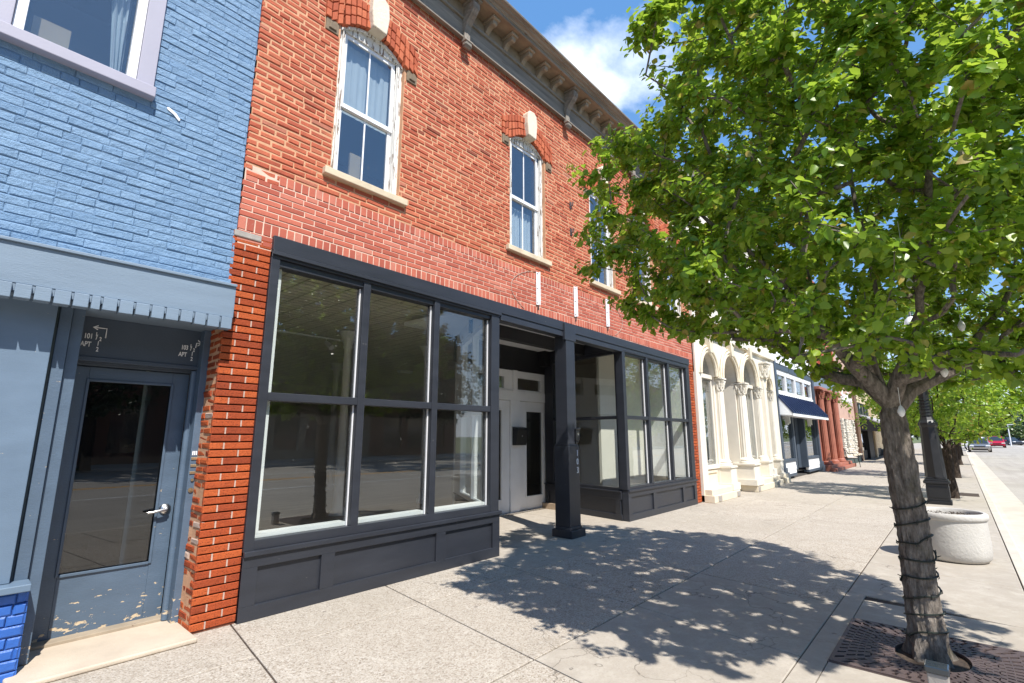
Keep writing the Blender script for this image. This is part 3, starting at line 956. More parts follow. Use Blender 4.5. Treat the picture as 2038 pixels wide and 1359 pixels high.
        h.lathe([(.03, 0), (.03, .012), (.02, .02)], (0, .16, 0), 14)
        h.v = [(hx + x, 2.235 - z, 1.02 + y) for x, y, z in h.v]
        h.build('handle', 'black_plastic', dr, smooth=True)
        hg = MB()
        if a < 8:
            for z in (.35, 1.12, 1.95):
                hg.tube([(7.785, 2.2, z), (7.785, 2.2, z + .11)], .012, 8)
            hg.build('hinge', 'white', dr, split=True)
    th = MB(); th.box(6.74, 9.15, 2.16, 2.32, .0, .028); th.build('threshold', 'steel', RB, bevel=.004)
    # free-standing porch post
    c = MB()
    c.box(6.56, 6.94, -.14, .24, 0, .115); c.prism([(6.585, .115), (6.915, .115), (6.895, .16), (6.605, .16)], 'y', -.1, .2)
    c.box(6.60, 6.895, -.085, .2, .16, 1.395); c.box(6.612, 6.883, -.075, .19, 1.395, 1.42)
    c.box(6.622, 6.868, -.06, .175, 1.42, 3.25)
    col = c.build('porch_post', 'navy', RB, bevel=.006)
    for i, ch in enumerate('103'):
        text_part('house_number', ch, .135, (6.835, -.088, 1.235 - .135 * i), col, 'chalk', depth=.004, align='CENTER', sx=.75)
    # steel straps left from an old sign
    s = MB()
    for x in (5.94, 6.99, 8.055):
        s.box(x - .035, x + .035, -.03, -.004, 3.585, 4.13); s.box(x + .012, x + .035, -.055, -.03, 3.585, 4.13)
        q = s
    for i, x in enumerate((5.94, 6.99, 8.055)):
        q = MB(); q.box(x - .032, x + .012, -.02, -.006, 3.585, 4.13); q.box(x + .012, x + .03, -.05, -.006, 3.585, 4.13)
        o = q.build('sign_strap', 'white', RB, bevel=.003)
        q = MB()
        for z in (3.62, 3.86, 4.1):
            q.tube([(x - .012, -.03, z), (x - .012, -.02, z)], .008, 6)
        q.tube([(x, -.03, 3.585), (x, -.02, 3.5)], .008, 6)
        q.build('bolt', 'black_plastic', o, split=True)
    # hooks in the brickwork between the windows
    q = MB()
    for z in (5.63, 5.12):
        q.tube([(6.93, 0, z), (6.93, -.05, z), (6.93, -.06, z + .07)], .012, 6); q.box(6.9, 6.96, -.012, .0, z - .05, z + .08)
    q.build('wall_hook', 'cast_iron', RB, split=True)
build_storefront()

# letterbox and keypad hang on the building but are their own things
mb = MB()
mb.prism([(2.2, 1.36), (2.1, 1.36), (2.045, 1.66), (2.06, 1.7), (2.2, 1.72)], 'x', 7.83, 8.16)
mb.prism([(2.2, 1.725), (2.055, 1.70), (2.035, 1.665), (2.03, 1.68), (2.045, 1.712), (2.2, 1.74)], 'x', 7.82, 8.17)
lb = mb.build('letterbox', 'black_plastic', None, (8, 2.2, 1.36), bevel=.005)
tag(lb, 'black metal letterbox hung on the white post between the shop doors', 'letterbox')
q = MB(); q.tube([(7.995, 2.075, 1.55), (7.995, 2.064, 1.55)], .012, 10); q.build('lock', 'steel', lb)
kp = MB(); kp.box(6.80, 6.9, -.1, -.058, 1.47, 1.66); kp.box(6.79, 6.91, -.112, -.095, 1.645, 1.68); kp.box(6.81, 6.89, -.085, -.058, 1.43, 1.47)
ko = kp.build('keypad', 'black_plastic', None, (6.85, -.07, 1.45), bevel=.008)
tag(ko, 'small black keypad box fixed to the front of the porch post', 'keypad')
q = MB(); q.box(6.835, 6.87, -.103, -.1, 1.56, 1.6); q.build('button', 'steel', ko)

# ------------------------------------------------------------------ blue building
BB = thing('painted_building', 'blue painted brick building with grey blue fascia and a chipped apartment door', 'building', (.2, 0, 0))
def build_blue():
    mb = MB()
    hole = (-.33, .755, 4.33, 6.6)
    slab_holes(mb, -3.2, 1.518, 2.5, 8.3, .0065, .3, [hole], 0)
    lay(mb, -3.2, 1.521, 2.88, 8.3, 0., 1, .066, .24, .005, lambda z: [(hole[0], hole[1])] if hole[2] - .03 < z < hole[3] else [], jit=.0036, e=.0065, hj=.001)
    mb.build('wall', ['mortar_blue', 'brick_blue'], BB)
    # a bare white chip in the brickwork
    q = MB(); q.prism([(.868, 4.322), (.885, 4.328), (.94, 4.298), (.974, 4.258), (.968, 4.24), (.955, 4.25), (.925, 4.28), (.875, 4.306)], 'y', -.012, .0); q.build('plaster_chip', 'white', BB)
    # upstairs window
    t = MB()
    t.box(-.5, -.1, -.03, .1, 4.42, 6.6); t.box(.64, .757, -.03, .1, 4.42, 6.6); t.box(-.1, .64, -.03, .1, 6.2, 6.6)
    w = t.build('window', 'lavender', BB, bevel=.004)
    s = MB(); s.box(-.8, .768, -.085, .1, 4.322, 4.415); s.build('sill', 'lavender', w, bevel=.006)
    s = MB()
    s.box(-.098, -.035, .0, .08, 4.418, 6.2); s.box(.575, .638, .0, .08, 4.418, 6.2); s.box(-.035, .575, .0, .08, 4.418, 4.45); s.box(-.035, .575, .02, .1, 5.4, 5.46)
    s.build('sash', 'sash', w, bevel=.004)
    g = MB(); pane(g, -.035, .575, .05, 4.45, 6.2); g.build('pane', 'glass_clean', w)
    c = MB()
    vs = []; fs = []
    for i in range(15):
        for j in range(14):
            z = 4.45 + 1.6 * j / 13
            wdt = .06 + .16 * ((z - 4.45) / 1.6)
            vs.append((.56 - wdt * i / 14, .2 + .03 * math.sin(i * 1.5 + j * .2), z))
    for i in range(14):
        for j in range(13):
            a = i * 14 + j
            fs.append((a, a + 14, a + 15, a + 1))
    c.add(vs, fs); c.build('curtain', 'curtain', w, smooth=True)
    b = MB(); b.box(.0, .22, .2, .3, 4.44, 4.75); b.build('box', 'cardboard', w)
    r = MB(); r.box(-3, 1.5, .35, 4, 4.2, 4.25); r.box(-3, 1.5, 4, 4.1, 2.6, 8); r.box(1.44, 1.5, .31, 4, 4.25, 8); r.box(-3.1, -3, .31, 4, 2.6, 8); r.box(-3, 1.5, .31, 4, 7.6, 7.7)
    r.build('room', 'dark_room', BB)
    # fascia, flashing and dentils
    f = MB()
    f.box(-3.2, 1.513, -.17, .1, 2.552, 2.828)
    f.prism([(-.19, 2.828), (-.19, 2.85), (-.02, 2.892), (.0, 2.892), (.0, 2.828)], 'x', -3.2, 1.514)
    f.box(-3.2, 1.51, -.165, .45, 2.50, 2.55)
    fo = f.build('fascia', 'fascia', BB, bevel=.004)
    d = MB(); x = 1.5
    while x > -3.1:
        wd = .084 + R.uniform(-.004, .004)
        if abs(x - .63) < .03: wd = .05
        d.box(x - wd, x, -.192, -.1, 2.452 + R.uniform(-.004, .004), 2.549 + R.uniform(-.001, 0))
        x -= wd + .015
    d.build('dentil_band', 'fascia', fo, bevel=.004)
    # shopfront panel on the left of the door, its sill and the blue brick base
    p = MB()
    p.box(.075, .415, .03, .17, .6, 2.5); p.box(-3.2, -.2, .02, .17, .6, 2.5)
    po = p.build('front_panel', 'greyblue', BB, bevel=.004)
    p = MB()
    p.box(.437, .508, .1, .3, .04, 2.5); p.box(.513, .585, .145, .42, .04, 2.5); p.box(.588, .612, .46, .56, .04, 2.5)
    p.box(1.445, 1.51, .29, .56, .03, 2.5); p.tube([(1.433, .42, .04), (1.433, .42, 2.13)], .028, 10)
    p.build('door_casing', 'greyblue_door', BB, bevel=.004, split=True)
    p = MB(); p.box(-.2, .07, -.0, .05, .6, .66); p.box(.03, .072, -.01, .06, .66, 2.4); p.box(-.2, .07, -.0, .05, 2.4, 2.5)
    wn = p.build('window', 'white', BB, bevel=.004)
    g = MB(); pane(g, -.2, .03, .03, .66, 2.4); g.build('pane', 'glass_door', wn)
    s = MB(); s.box(-3.2, .515, -.075, .1, .552, .598); s.build('sill', 'greyblue', po, bevel=.006)
    b = MB()
    b.box(-3.2, .5, .006, .3, 0, .55, 0)
    lay(b, -3.2, .512, .0, .548, -.012, 1, .0685, .22, .006, jit=.003, e=.008)
    z = 0
    while z < .54:
        brick(b, 0, .16, z, z + .062, .512, 1, .008, .002, -.03, axis='x'); z += .0685
    b.build('base_brick', ['blue_low', 'blue_low'], BB)
    # overdoor
    h = MB()
    h.box(.585, 1.5, .4, .5, 2.165, 2.5); h.box(.6, 1.45, .47, .56, 2.115, 2.165); h.box(.59, 1.46, .385, .47, 2.14, 2.175)
    ho = h.build('overdoor', 'greyblue_dark', BB, bevel=.004)
    y = .397
    def sign(x, z, txts, k, arrow):
        for (dx, dz, s, size) in txts:
            text_part('lettering', s, size * k, (x + dx * k, y, z + dz * k), ho, 'chalk', depth=.002, sx=.66, bold=.0012)
        a = MB()
        for seg in arrow:
            a.tube([(x + u * k, y - .001, z + v * k) for u, v in seg], .0042 * k, 6)
        a.build('arrow', 'chalk', ho)
    tx = lambda n: [(0, .1, n, .052), (.062, .122, '1', .04), (.068, .098, '/', .05), (.088, .09, '2', .04), (-.012, .042, 'APT', .05), (.078, .055, '1', .045), (.078, .012, '2', .045)]
    sign(.625, 2.21, tx('101'), 1.12, [[(.122, .115), (.122, .185), (.045, .185)], [(.072, .2), (.045, .185), (.072, .17)]])
    sign(1.3, 2.21, tx('103'), 1.08, [[(.105, .125), (.11, .165), (.14, .165)], [(.118, .19), (.145, .165), (.118, .142)]])
    # door
    d = MB()
    x0, x1, g0, g1 = .618, 1.43, .715, 1.3
    d.box(x0, g0, .53, .575, .055, 2.11); d.box(g1, x1, .53, .575, .055, 2.11); d.box(g0, g1, .53, .575, .055, .5); d.box(g0, g1, .53, .575, 2.0, 2.11)
    for a in ((g0 - .012, g0 + .008, .49, 2.01), (g1 - .008, g1 + .012, .49, 2.01)):
        d.box(a[0], a[1], .518, .531, a[2], a[3])
    d.box(g0 + .008, g1 - .008, .515, .531, .487, .507); d.box(g0 + .008, g1 - .008, .518, .531, 1.99, 2.01)
    do = d.build('door', 'greyblue_door', BB, bevel=.003)
    part_label(do, 'chipped grey blue door with a tall dark pane')
    g = MB(); pane(g, g0, g1, .55, .5, 2.0); g.build('pane', 'glass_door', do)
    h = MB()
    h.lathe([(.045, 0), (.045, .008), (.036, .02), (.02, .026), (.02, .05), (.012, .055)], (0, 0, 0), 18)
    h.v = [(1.365 + a, .53 - c, .925 + b) for a, b, c in h.v]
    h.tube([(1.365, .475, .925), (1.33, .47, .922), (1.27, .472, .912), (1.235, .478, .908), (1.232, .5, .908)], [.014, .013, .011, .01, .009], 10)
    h.build('handle', 'steel', do, smooth=True)
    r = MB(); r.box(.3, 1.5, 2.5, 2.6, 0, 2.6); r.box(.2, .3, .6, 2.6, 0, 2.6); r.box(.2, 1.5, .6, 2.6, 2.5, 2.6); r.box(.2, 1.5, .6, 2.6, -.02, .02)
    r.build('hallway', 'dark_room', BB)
    th = MB(); th.box(.59, 1.45, .42, .6, .032, .058); th.build('threshold', 'wood_tan', do, bevel=.004)
    # bell plates
    s = MB()
    for z in (1.345, 1.285, 1.225):
        s.box(1.452, 1.5, .283, .29, z, z + .022)
    bp = s.build('bell_plate', 'brass', BB, bevel=.002, split=True)
    s = MB(); s.tube([(1.478, .29, 1.175), (1.478, .28, 1.175)], .012, 10); s.tube([(1.475, .29, 1.09), (1.475, .28, 1.09)], .02, 12); s.tube([(1.475, .285, 1.09), (1.475, .272, 1.09)], .008, 8)
    s.build('doorbell', 'brass', BB, split=True)
    for q in range(3):
        s = MB(); s.box(1.456 + q * .014, 1.464 + q * .014, .286, .29, 1.385, 1.42); s.build('number_sticker', 'chalk', BB)
    st = MB(); st.box(.46, 1.5, -.2, .45, 0., .035); st.build('doorstep', 'stone_step', BB, bevel=.012, seg=3)
build_blue()

# ------------------------------------------------------------------ the row of shops beyond
def capital(mb, x, y, z0, z1, r, m=0):
    h = z1 - z0
    mb.lathe([(r, z0), (r * 1.12, z0 + .02), (r, z0 + .04), (r * 1.05, z0 + h * .5), (r * 1.45, z1 - h * .15)], (x, y, 0), 14, m)
    for tier, (zz, hh, rr) in enumerate(((z0 + .04, h * .42, 1.12), (z0 + h * .3, h * .45, 1.25))):
        for k in range(8):
            a = 2 * PI * (k + .5 * tier) / 8
            c, s_ = math.cos(a), math.sin(a)
            P = [(x + c * r * q, y + s_ * r * q, zz + hh * t) for q, t in ((1.02, 0), (rr, .55), (rr * 1.16, .9), (rr * 1.32, .95), (rr * 1.3, .8))]
            mb.tube(P, [r * .28, r * .3, r * .24, r * .18, r * .1], 6, m)
    for k in range(4):
        a = PI / 4 + k * PI / 2
        mb.ball((x + math.cos(a) * r * 1.5, y + math.sin(a) * r * 1.5, z1 - h * .2), r * .26, 4, m)
    mb.box(x - r * 1.5, x + r * 1.5, y - r * 1.5, y + r * 1.5, z1 - h * .12, z1, m)

def fluted(parent, x, y, z0, z1, r, mat, cap=.33, ped=None):
    q = MB()
    q.lathe([(r * 1.5, z0), (r * 1.5, z0 + .05), (r * 1.25, z0 + .07), (r * 1.35, z0 + .1), (r * 1.1, z0 + .14), (r, z0 + .16), (r * .86, z1 - cap), (r * .86, z1 - cap)], (x, y, 0), 28, 0, flute=(5, 7))
    capital(q, x, y, z1 - cap, z1, r * .86)
    if ped:
        w = r * 1.75
        q.box(x - w, x + w, y - w, y + w, ped, z0)
        q.box(x - w * 1.12, x + w * 1.12, y - w * 1.12, y + w * 1.12, z0 - .05, z0 - .001)
        q.box(x - w * 1.25, x + w * 1.25, y - w * 1.25, y + w * 1.25, ped - .16, ped)
    return q.build('column', mat, parent, bevel=.004)

def arch_panel(mb, xa, xb, zs, ztop, y0, y1, m=0, archs=()):
    """wall panel from the springing to ztop with round-headed openings cut out"""
    x = xa
    for (c, r) in archs:
        mb.box(x, c - r, y0, y1, zs, ztop, m)
        n = 16
        for i in range(n):
            a0, a1 = PI - PI * i / n, PI - PI * (i + 1) / n
            p0 = (c + r * math.cos(a0), zs + r * 1.12 * math.sin(a0)); p1 = (c + r * math.cos(a1), zs + r * 1.12 * math.sin(a1))
            mb.prism([p0, p1, (p1[0], ztop), (p0[0], ztop)], 'y', y0, y1, m)
        x = c + r
    mb.box(x, xb, y0, y1, zs, ztop, m)

def sash_window(parent, xa, xb, za, zb, y, frame='sash', glass='glass_clean', mull=1, rail=True, sill='limestone'):
    f = MB(); w = .07
    f.box(xa, xa + w, y - .04, y + .05, za, zb); f.box(xb - w, xb, y - .04, y + .05, za, zb)
    f.box(xa + w, xb - w, y - .04, y + .05, zb - w, zb); f.box(xa + w, xb - w, y - .04, y + .05, za, za + w)
    if rail: f.box(xa + w, xb - w, y - .02, y + .04, (za + zb) / 2 - .03, (za + zb) / 2 + .03)
    for i in range(mull):
        x = xa + (xb - xa) * (i + 1) / (mull + 1)
        f.box(x - .015, x + .015, y - .015, y + .03, za + w, zb - w)
    o = f.build('window', frame, parent, bevel=.004)
    g = MB(); pane(g, xa + w, xb - w, y + .02, za + w, zb - w); g.build('pane', glass, o)
    if sill:
        s = MB(); s.box(xa - .1, xb + .1, y - .16, y + .05, za - .12, za - .002); s.build('sill', sill, o, bevel=.006)
    return o

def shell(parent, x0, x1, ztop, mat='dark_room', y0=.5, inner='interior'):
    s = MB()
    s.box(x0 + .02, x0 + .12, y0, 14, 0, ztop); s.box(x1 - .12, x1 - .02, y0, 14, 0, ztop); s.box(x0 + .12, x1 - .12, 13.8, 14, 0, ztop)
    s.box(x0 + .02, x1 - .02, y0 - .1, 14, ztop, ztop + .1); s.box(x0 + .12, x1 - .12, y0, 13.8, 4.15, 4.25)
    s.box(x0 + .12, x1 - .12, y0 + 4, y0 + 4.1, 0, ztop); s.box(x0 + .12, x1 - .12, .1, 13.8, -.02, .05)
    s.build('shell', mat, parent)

def cream():
    B = thing('arcaded_building', 'cream painted shop with round arches on fluted columns, next to the brick building', 'building', (15.8, 0, 0))
    w = MB()
    arch_panel(w, 12.15, 19.45, 3.12, 4.25, -.02, .3, 0, [(13.05, .53), (14.73, .62), (16.5, .72), (18.5, .32)])
    hs = [(12.65, 13.65, 4.75, 7.0), (14.5, 15.5, 4.75, 7.0), (16.2, 17.2, 4.75, 7.0), (17.9, 18.9, 4.75, 7.0)]
    slab_holes(w, 12.15, 19.45, 4.25, 8.3, -.02, .3, hs, 0)
    w.box(12.15, 12.5, -.06, .3, .0, 8.3, 0); w.box(19.05, 19.45, -.06, .3, .0, 4.25, 0)
    w.box(17.3, 18.16, .02, .3, .3, 3.12, 0); w.box(18.84, 19.05, .02, .3, .3, 3.12, 0)
    w.box(13.63, 14.08, .06, .9, .3, 3.12, 0); w.box(15.37, 15.76, .06, .9, .3, 3.12, 0)
    w.box(12.15, 19.45, -.12, -.02, 4.2, 4.36); w.box(12.1, 19.5, -.3, .3, 8.3, 8.45); w.box(12.1, 19.5, -.42, .3, 8.45, 8.6)
    w.build('wall', 'cream_white', B, bevel=.006)
    # moulded archivolts
    a = MB()
    for c, r in ((13.05, .53), (14.73, .62), (16.5, .72), (18.5, .32)):
        for dr, yy, t in ((.02, -.05, .05), (.1, -.09, .035), (.17, -.06, .03)):
            pts = [(c + (r + dr) * math.cos(PI * i / 18), yy, 3.12 + (r * 1.12 + dr) * math.sin(PI * i / 18)) for i in range(19)]
            a.tube(pts, t, 8)
        a.prism([(c - .08, 3.12 + r * 1.1), (c + .08, 3.12 + r * 1.1), (c + .13, 3.12 + r * 1.1 + .36), (c - .13, 3.12 + r * 1.1 + .36)], 'y', -.17, 0)
    a.build('arch_moulding', 'cream', B, split=True)
    # shafts
    for x, y, r in ((13.86, -.0, .125), (15.56, -.04, .155), (17.4, -.0, .115), (18.93, -.0, .09)):
        fluted(B, x, y, .78, 3.1, r, 'cream_white', .36, ped=.34)
    q = MB(); q.box(17.85, 18.12, -.1, .05, .5, 3.5); capital(q, 17.98, -.03, 3.45, 3.98, .17); q.box(17.75, 18.22, -.16, .05, .15, .5)
    q.build('pilaster', 'cream_white', B, bevel=.008)
    # glazing, aprons, transom bars
    for (xa, xb, y, door) in ((12.5, 13.62, .1, 0), (14.1, 15.36, .85, 1), (15.78, 17.22, .1, 0), (18.18, 18.82, .1, 0)):
        f = MB(); zb = .78
        f.box(xa, xa + .07, y, y + .06, zb, 3.05); f.box(xb - .07, xb, y, y + .06, zb, 3.05); f.box(xa, xb, y - .03, y + .09, 3.05, 3.16); f.box(xa, xb, y - .04, y + .08, zb - .06, zb + .04)
        o = f.build('shop_window', 'cream_white', B, bevel=.005)
        g = MB(); pane(g, xa + .07, xb - .07, y + .03, zb + .04, 3.05); pane(g, xa, xb, y + .03, 3.16, 3.85); g.build('pane', 'glass_clean', o, split=True)
        p = MB(); p.box(xa, xb, y + .02, y + .12, .28, zb - .06); p.box(xa + .06, xb - .06, y - .01, y + .02, .28, .36); p.box(xa + .06, xb - .06, y - .01, y + .02, .62, .7)
        p.build('apron', 'cream', o, bevel=.005)
    r = MB()
    for xa, xb, d in ((12.15, 14.0, .3), (15.3, 17.6, .36), (17.6, 18.3, .3), (18.75, 19.35, .28)):
        r.box(xa, xb, -d, .3, 0, .17); r.box(xa + .03, xb - .03, -d + .06, .3, .17, .3)
    r.box(14.0, 15.3, .1, .9, 0, .12)
    r.build('plinth', 'cream', B, bevel=.012, split=True)
    c = MB()
    for x, yy in ((12.5, .3), (13.85, .3), (15.45, .36), (17.45, .36)):
        c.box(x - .12, x + .1, -yy - .015, -.2, .02, .15)
    c.build('plinth_block', 'granite', B, bevel=.01, split=True)
    for h in hs:
        sash_window(B, h[0], h[1], h[2], h[3], .12, mull=2)
    for (x, c) in ((13.2, 'curtain'), (16.6, 'curtain')):
        q = MB()
        for i in range(3):
            q.tube([(x - .3 + .3 * i, .5, .9), (x - .3 + .3 * i, .5, 3.0)], .08, 8)
        q.build('curtain', c, B, split=True)
    shell(B, 12.15, 19.45, 8.2, y0=1.0)
cream()

def white_shop():
    B = thing('clapboard_shop', 'white clapboard shop with a navy metal awning and navy pilasters', 'building', (22.7, 0, 0))
    w = MB()
    z = 4.3
    while z < 7.8:
        w.prism([(-.03, z), (-.012, z + .125), (.2, z + .125), (.2, z)], 'x', 19.5, 26.0); z += .126
    w.box(19.4, 26.1, -.25, .2, 7.8, 8.1)
    w.box(19.5, 26.0, -.06, .2, 4.2, 4.3); w.box(19.75, 25.75, -.03, .2, 3.05, 3.14)
    w.build('wall', 'white_clap', B)
    b = MB()
    for i in range(3):
        xa = 19.75 + 2.0 * i
        b.box(xa + .03, xa + 1.97, -.04, .1, 3.98, 4.2)
    b.build('sign_band', 'greyblue_dark', B, bevel=.005, split=True)
    f = MB(); f.box(19.75, 25.75, -.01, .1, 3.86, 3.98)
    f.build('transom_band', 'white', B)
    for i in range(4):
        xa = 19.78 + 1.5 * i
        sash_window(B, xa, xa + 1.42, 3.14, 3.86, .03, mull=0, rail=False, sill=None)
    p = MB()
    for xa in (19.5, 25.75):
        p.box(xa, xa + .25, -.08, .2, .45, 4.3); p.box(xa - .06, xa + .31, -.16, .2, .0, .3); p.box(xa - .03, xa + .28, -.12, .2, .3, .45)
    for xa, xb in ((21.5, 21.72), (21.75, 21.9), (22.95, 23.4), (23.45, 23.6)):
        p.box(xa, xb, -.03 if xa in (21.5, 23.45) else .2, .5, .3, 2.9)
    p.box(19.75, 25.75, .0, .2, 2.75, 3.05)
    p.build('pilaster', 'greyblue_dark', B, bevel=.006)
    for xa, xb in ((19.78, 21.5), (23.6, 25.72)):
        s = MB(); s.box(xa, xb, -.04, .2, .62, .72); s.box(xa, xb, -.02, .2, .1, .2); s.box(xa, xa + .06, .0, .1, .72, 2.75); s.box(xb - .06, xb, .0, .1, .72, 2.75)
        o = s.build('shop_window', 'greyblue_dark', B, bevel=.005)
        g = MB(); pane(g, xa + .06, xb - .06, .05, .72, 2.75); g.build('pane', 'glass_clean', o)
        a = MB()
        for i in range(3):
            a.box(xa, xb, -.01 - .01 * (i % 2), .1, .2 + .14 * i, .335 + .14 * i)
        a.build('apron', 'white_clap', o, bevel=.004, split=True)
    d = MB(); d.box(21.95, 22.9, 1.0, 1.06, .1, 2.75); d.box(21.7, 23.45, .0, 1.1, 2.75, 2.9); d.build('door', 'interior', B, bevel=.005)
    q = MB(); q.box(22.2, 22.65, .97, 1.0, 1.2, 1.6); q.build('notice', 'navy_black', B)
    for x in (20.6, 21.9, 24.3):
        q = MB(); q.box(x - .09, x + .09, -.1 if x != 21.9 else .1, .0 if x != 21.9 else .2, 1.95, 2.3); q.box(x - .07, x + .07, -.16 if x != 21.9 else .04, -.1 if x != 21.9 else .1, 2.0, 2.26)
        q.build('wall_lantern', 'lens', B, bevel=.01)
    shell(B, 19.5, 26, 8.0, y0=1.2)
    a = MB()
    zt, zb, out = 3.05, 2.36, .5
    n = 17
    a.prism([(0, zt), (-out, zb), (-out, zb - .03), (0, zt - .04)], 'x', 19.62, 25.95)
    for i in range(n + 1):
        x = 19.62 + 6.31 * i / n
        a.prism([(0, zt + .06), (-out - .015, zb + .06), (-out - .015, zb - .005), (0, zt - .005)], 'x', x, x + .05)
    aw = a.build('awning', 'navy_metal', B)
    e = MB()
    for x in (19.63, 25.92):
        e.prism([(0.0, zt - .05), (-out, zb - .04), (-out, zb - .09), (0, 2.3)], 'x', x, x + .012)
    e.box(19.62, 25.95, -out - .01, -out + .01, zb - .12, zb - .03); e.box(19.64, 25.9, -out, .0, zb - .1, zb - .085)
    e.build('valance', 'white_clap', aw, split=True)
white_shop()

def terra():
    B = thing('terracotta_building', 'rust red building with round columns beside the navy awning', 'building', (29, 0, 0))
    w = MB()
    w.box(26.05, 32.0, .0, .3, 3.72, 4.5)
    hs = [(26.7, 27.7, 5.0, 7.2), (28.5, 29.5, 5.0, 7.2), (30.3, 31.3, 5.0, 7.2)]
    slab_holes(w, 26.05, 32.0, 4.5, 8.6, .0, .3, hs)
    w.box(26.0, 32.05, -.35, .3, 8.6, 9.0)
    for x in (26.1, 28.0, 29.9, 31.7):
        w.box(x, x + .25, -.1, 0, 4.5, 8.6)
    w.build('wall', 'brick_new', B)
    l = MB(); l.box(26.05, 32.0, -.08, .0, 3.78, 4.4); l.box(26.05, 32, -.14, 0, 4.4, 4.52); l.build('sign_board', 'fascia', B, bevel=.006)
    f = MB()
    f.box(26.05, 32.0, -.28, .1, 3.66, 3.78)
    f.box(26.05, 26.35, -.05, .3, .25, 3.66); f.box(31.7, 32.0, -.05, .3, .2, 3.66)
    for xa, xb in ((26.35, 28.0), (29.5, 31.7)):
        f.box(xa, xb, .15, .3, .3, 1.15); f.box(xa, xb, .1, .3, 1.15, 1.25); f.box(xa, xa + .1, .15, .3, 1.25, 3.66); f.box(xb - .1, xb, .15, .3, 1.25, 3.66); f.box(xa, xb, .15, .3, 2.7, 2.8)
    f.build('front', 'terra', B, bevel=.008)
    for xa, xb in ((26.45, 27.9), (29.6, 31.6)):
        g = MB(); pane(g, xa, xb, .22, 1.25, 3.66); g.build('pane', 'glass_clean', B)
    d = MB(); d.box(28.1, 29.4, 1.1, 1.16, .2, 3.6); d.build('door', 'brown', B)
    for x in (26.85, 28.55, 30.4):
        fluted(B, x, -.12, .28, 3.66, .155, 'terra', .42)
    s = MB(); s.box(26.2, 31.9, -.55, .3, 0, .14); s.box(26.2, 31.9, -.38, .3, .14, .27); s.build('step', 'terra', B, bevel=.012)
    for h in hs:
        sash_window(B, *h, .1, mull=0)
    shell(B, 26.05, 32, 8.5, y0=1.3)
terra()

def pink():
    B = thing('stucco_building', 'pink stucco shop with white script sign over pale rough stone pilasters', 'building', (35.5, 0, 0))
    w = MB()
    hs = [(33.3, 34.4, 5.1, 7.0), (36.3, 37.4, 5.1, 7.0), (35.35, 35.75, 2.62, 3.05)]
    slab_holes(w, 32.05, 39.0, 2.5, 8.8, -.02, .3, hs)
    w.box(32.0, 39.05, -.2, .3, 8.8, 9.0)
    w.build('wall', 'pinkish', B)
    text_part('lettering', 'darcini', 1.25, (33.2, -.05, 3.35), B, 'chalk', depth=.03, sx=1.1)
    s = MB()
    for xa, xb in ((32.15, 32.75), (33.5, 34.1), (34.15, 35.3), (35.9, 36.5)):
        z = .5
        while z < 2.45:
            x = xa
            h = R.uniform(.07, .12)
            while x < xb - .05:
                l = min(R.uniform(.18, .4), xb - x)
                brick(s, x, x + l - .02, z, z + h - .02, -.14 + R.uniform(-.03, .03), 0, .02, .012, .12)
                x += l
            z += h
    s.build('stone_pilaster', 'cream_white', B, split=True)
    g = MB()
    g.box(32.05, 39.0, .05, .2, .45, 2.5); g.box(32.05, 37.6, -.1, .2, .0, .42); g.box(35.37, 35.73, .02, .1, 2.64, 3.03)
    g.build('front_panel', 'green_dark', B, bevel=.006)
    l = MB(); l.box(32.05, 37.6, -.2, .1, .42, .5); l.build('ledge', 'cream', B, bevel=.01)
    b = MB(); b.box(37.6, 38.4, -.12, .2, .2, 4.6); b.box(38.4, 38.98, -.06, .2, 0, 4.6); b.build('corner_board', 'brown', B, bevel=.008, split=True)
    for h in hs[:2]: sash_window(B, *h, .1)
    shell(B, 32.05, 39, 8.6)
pink()

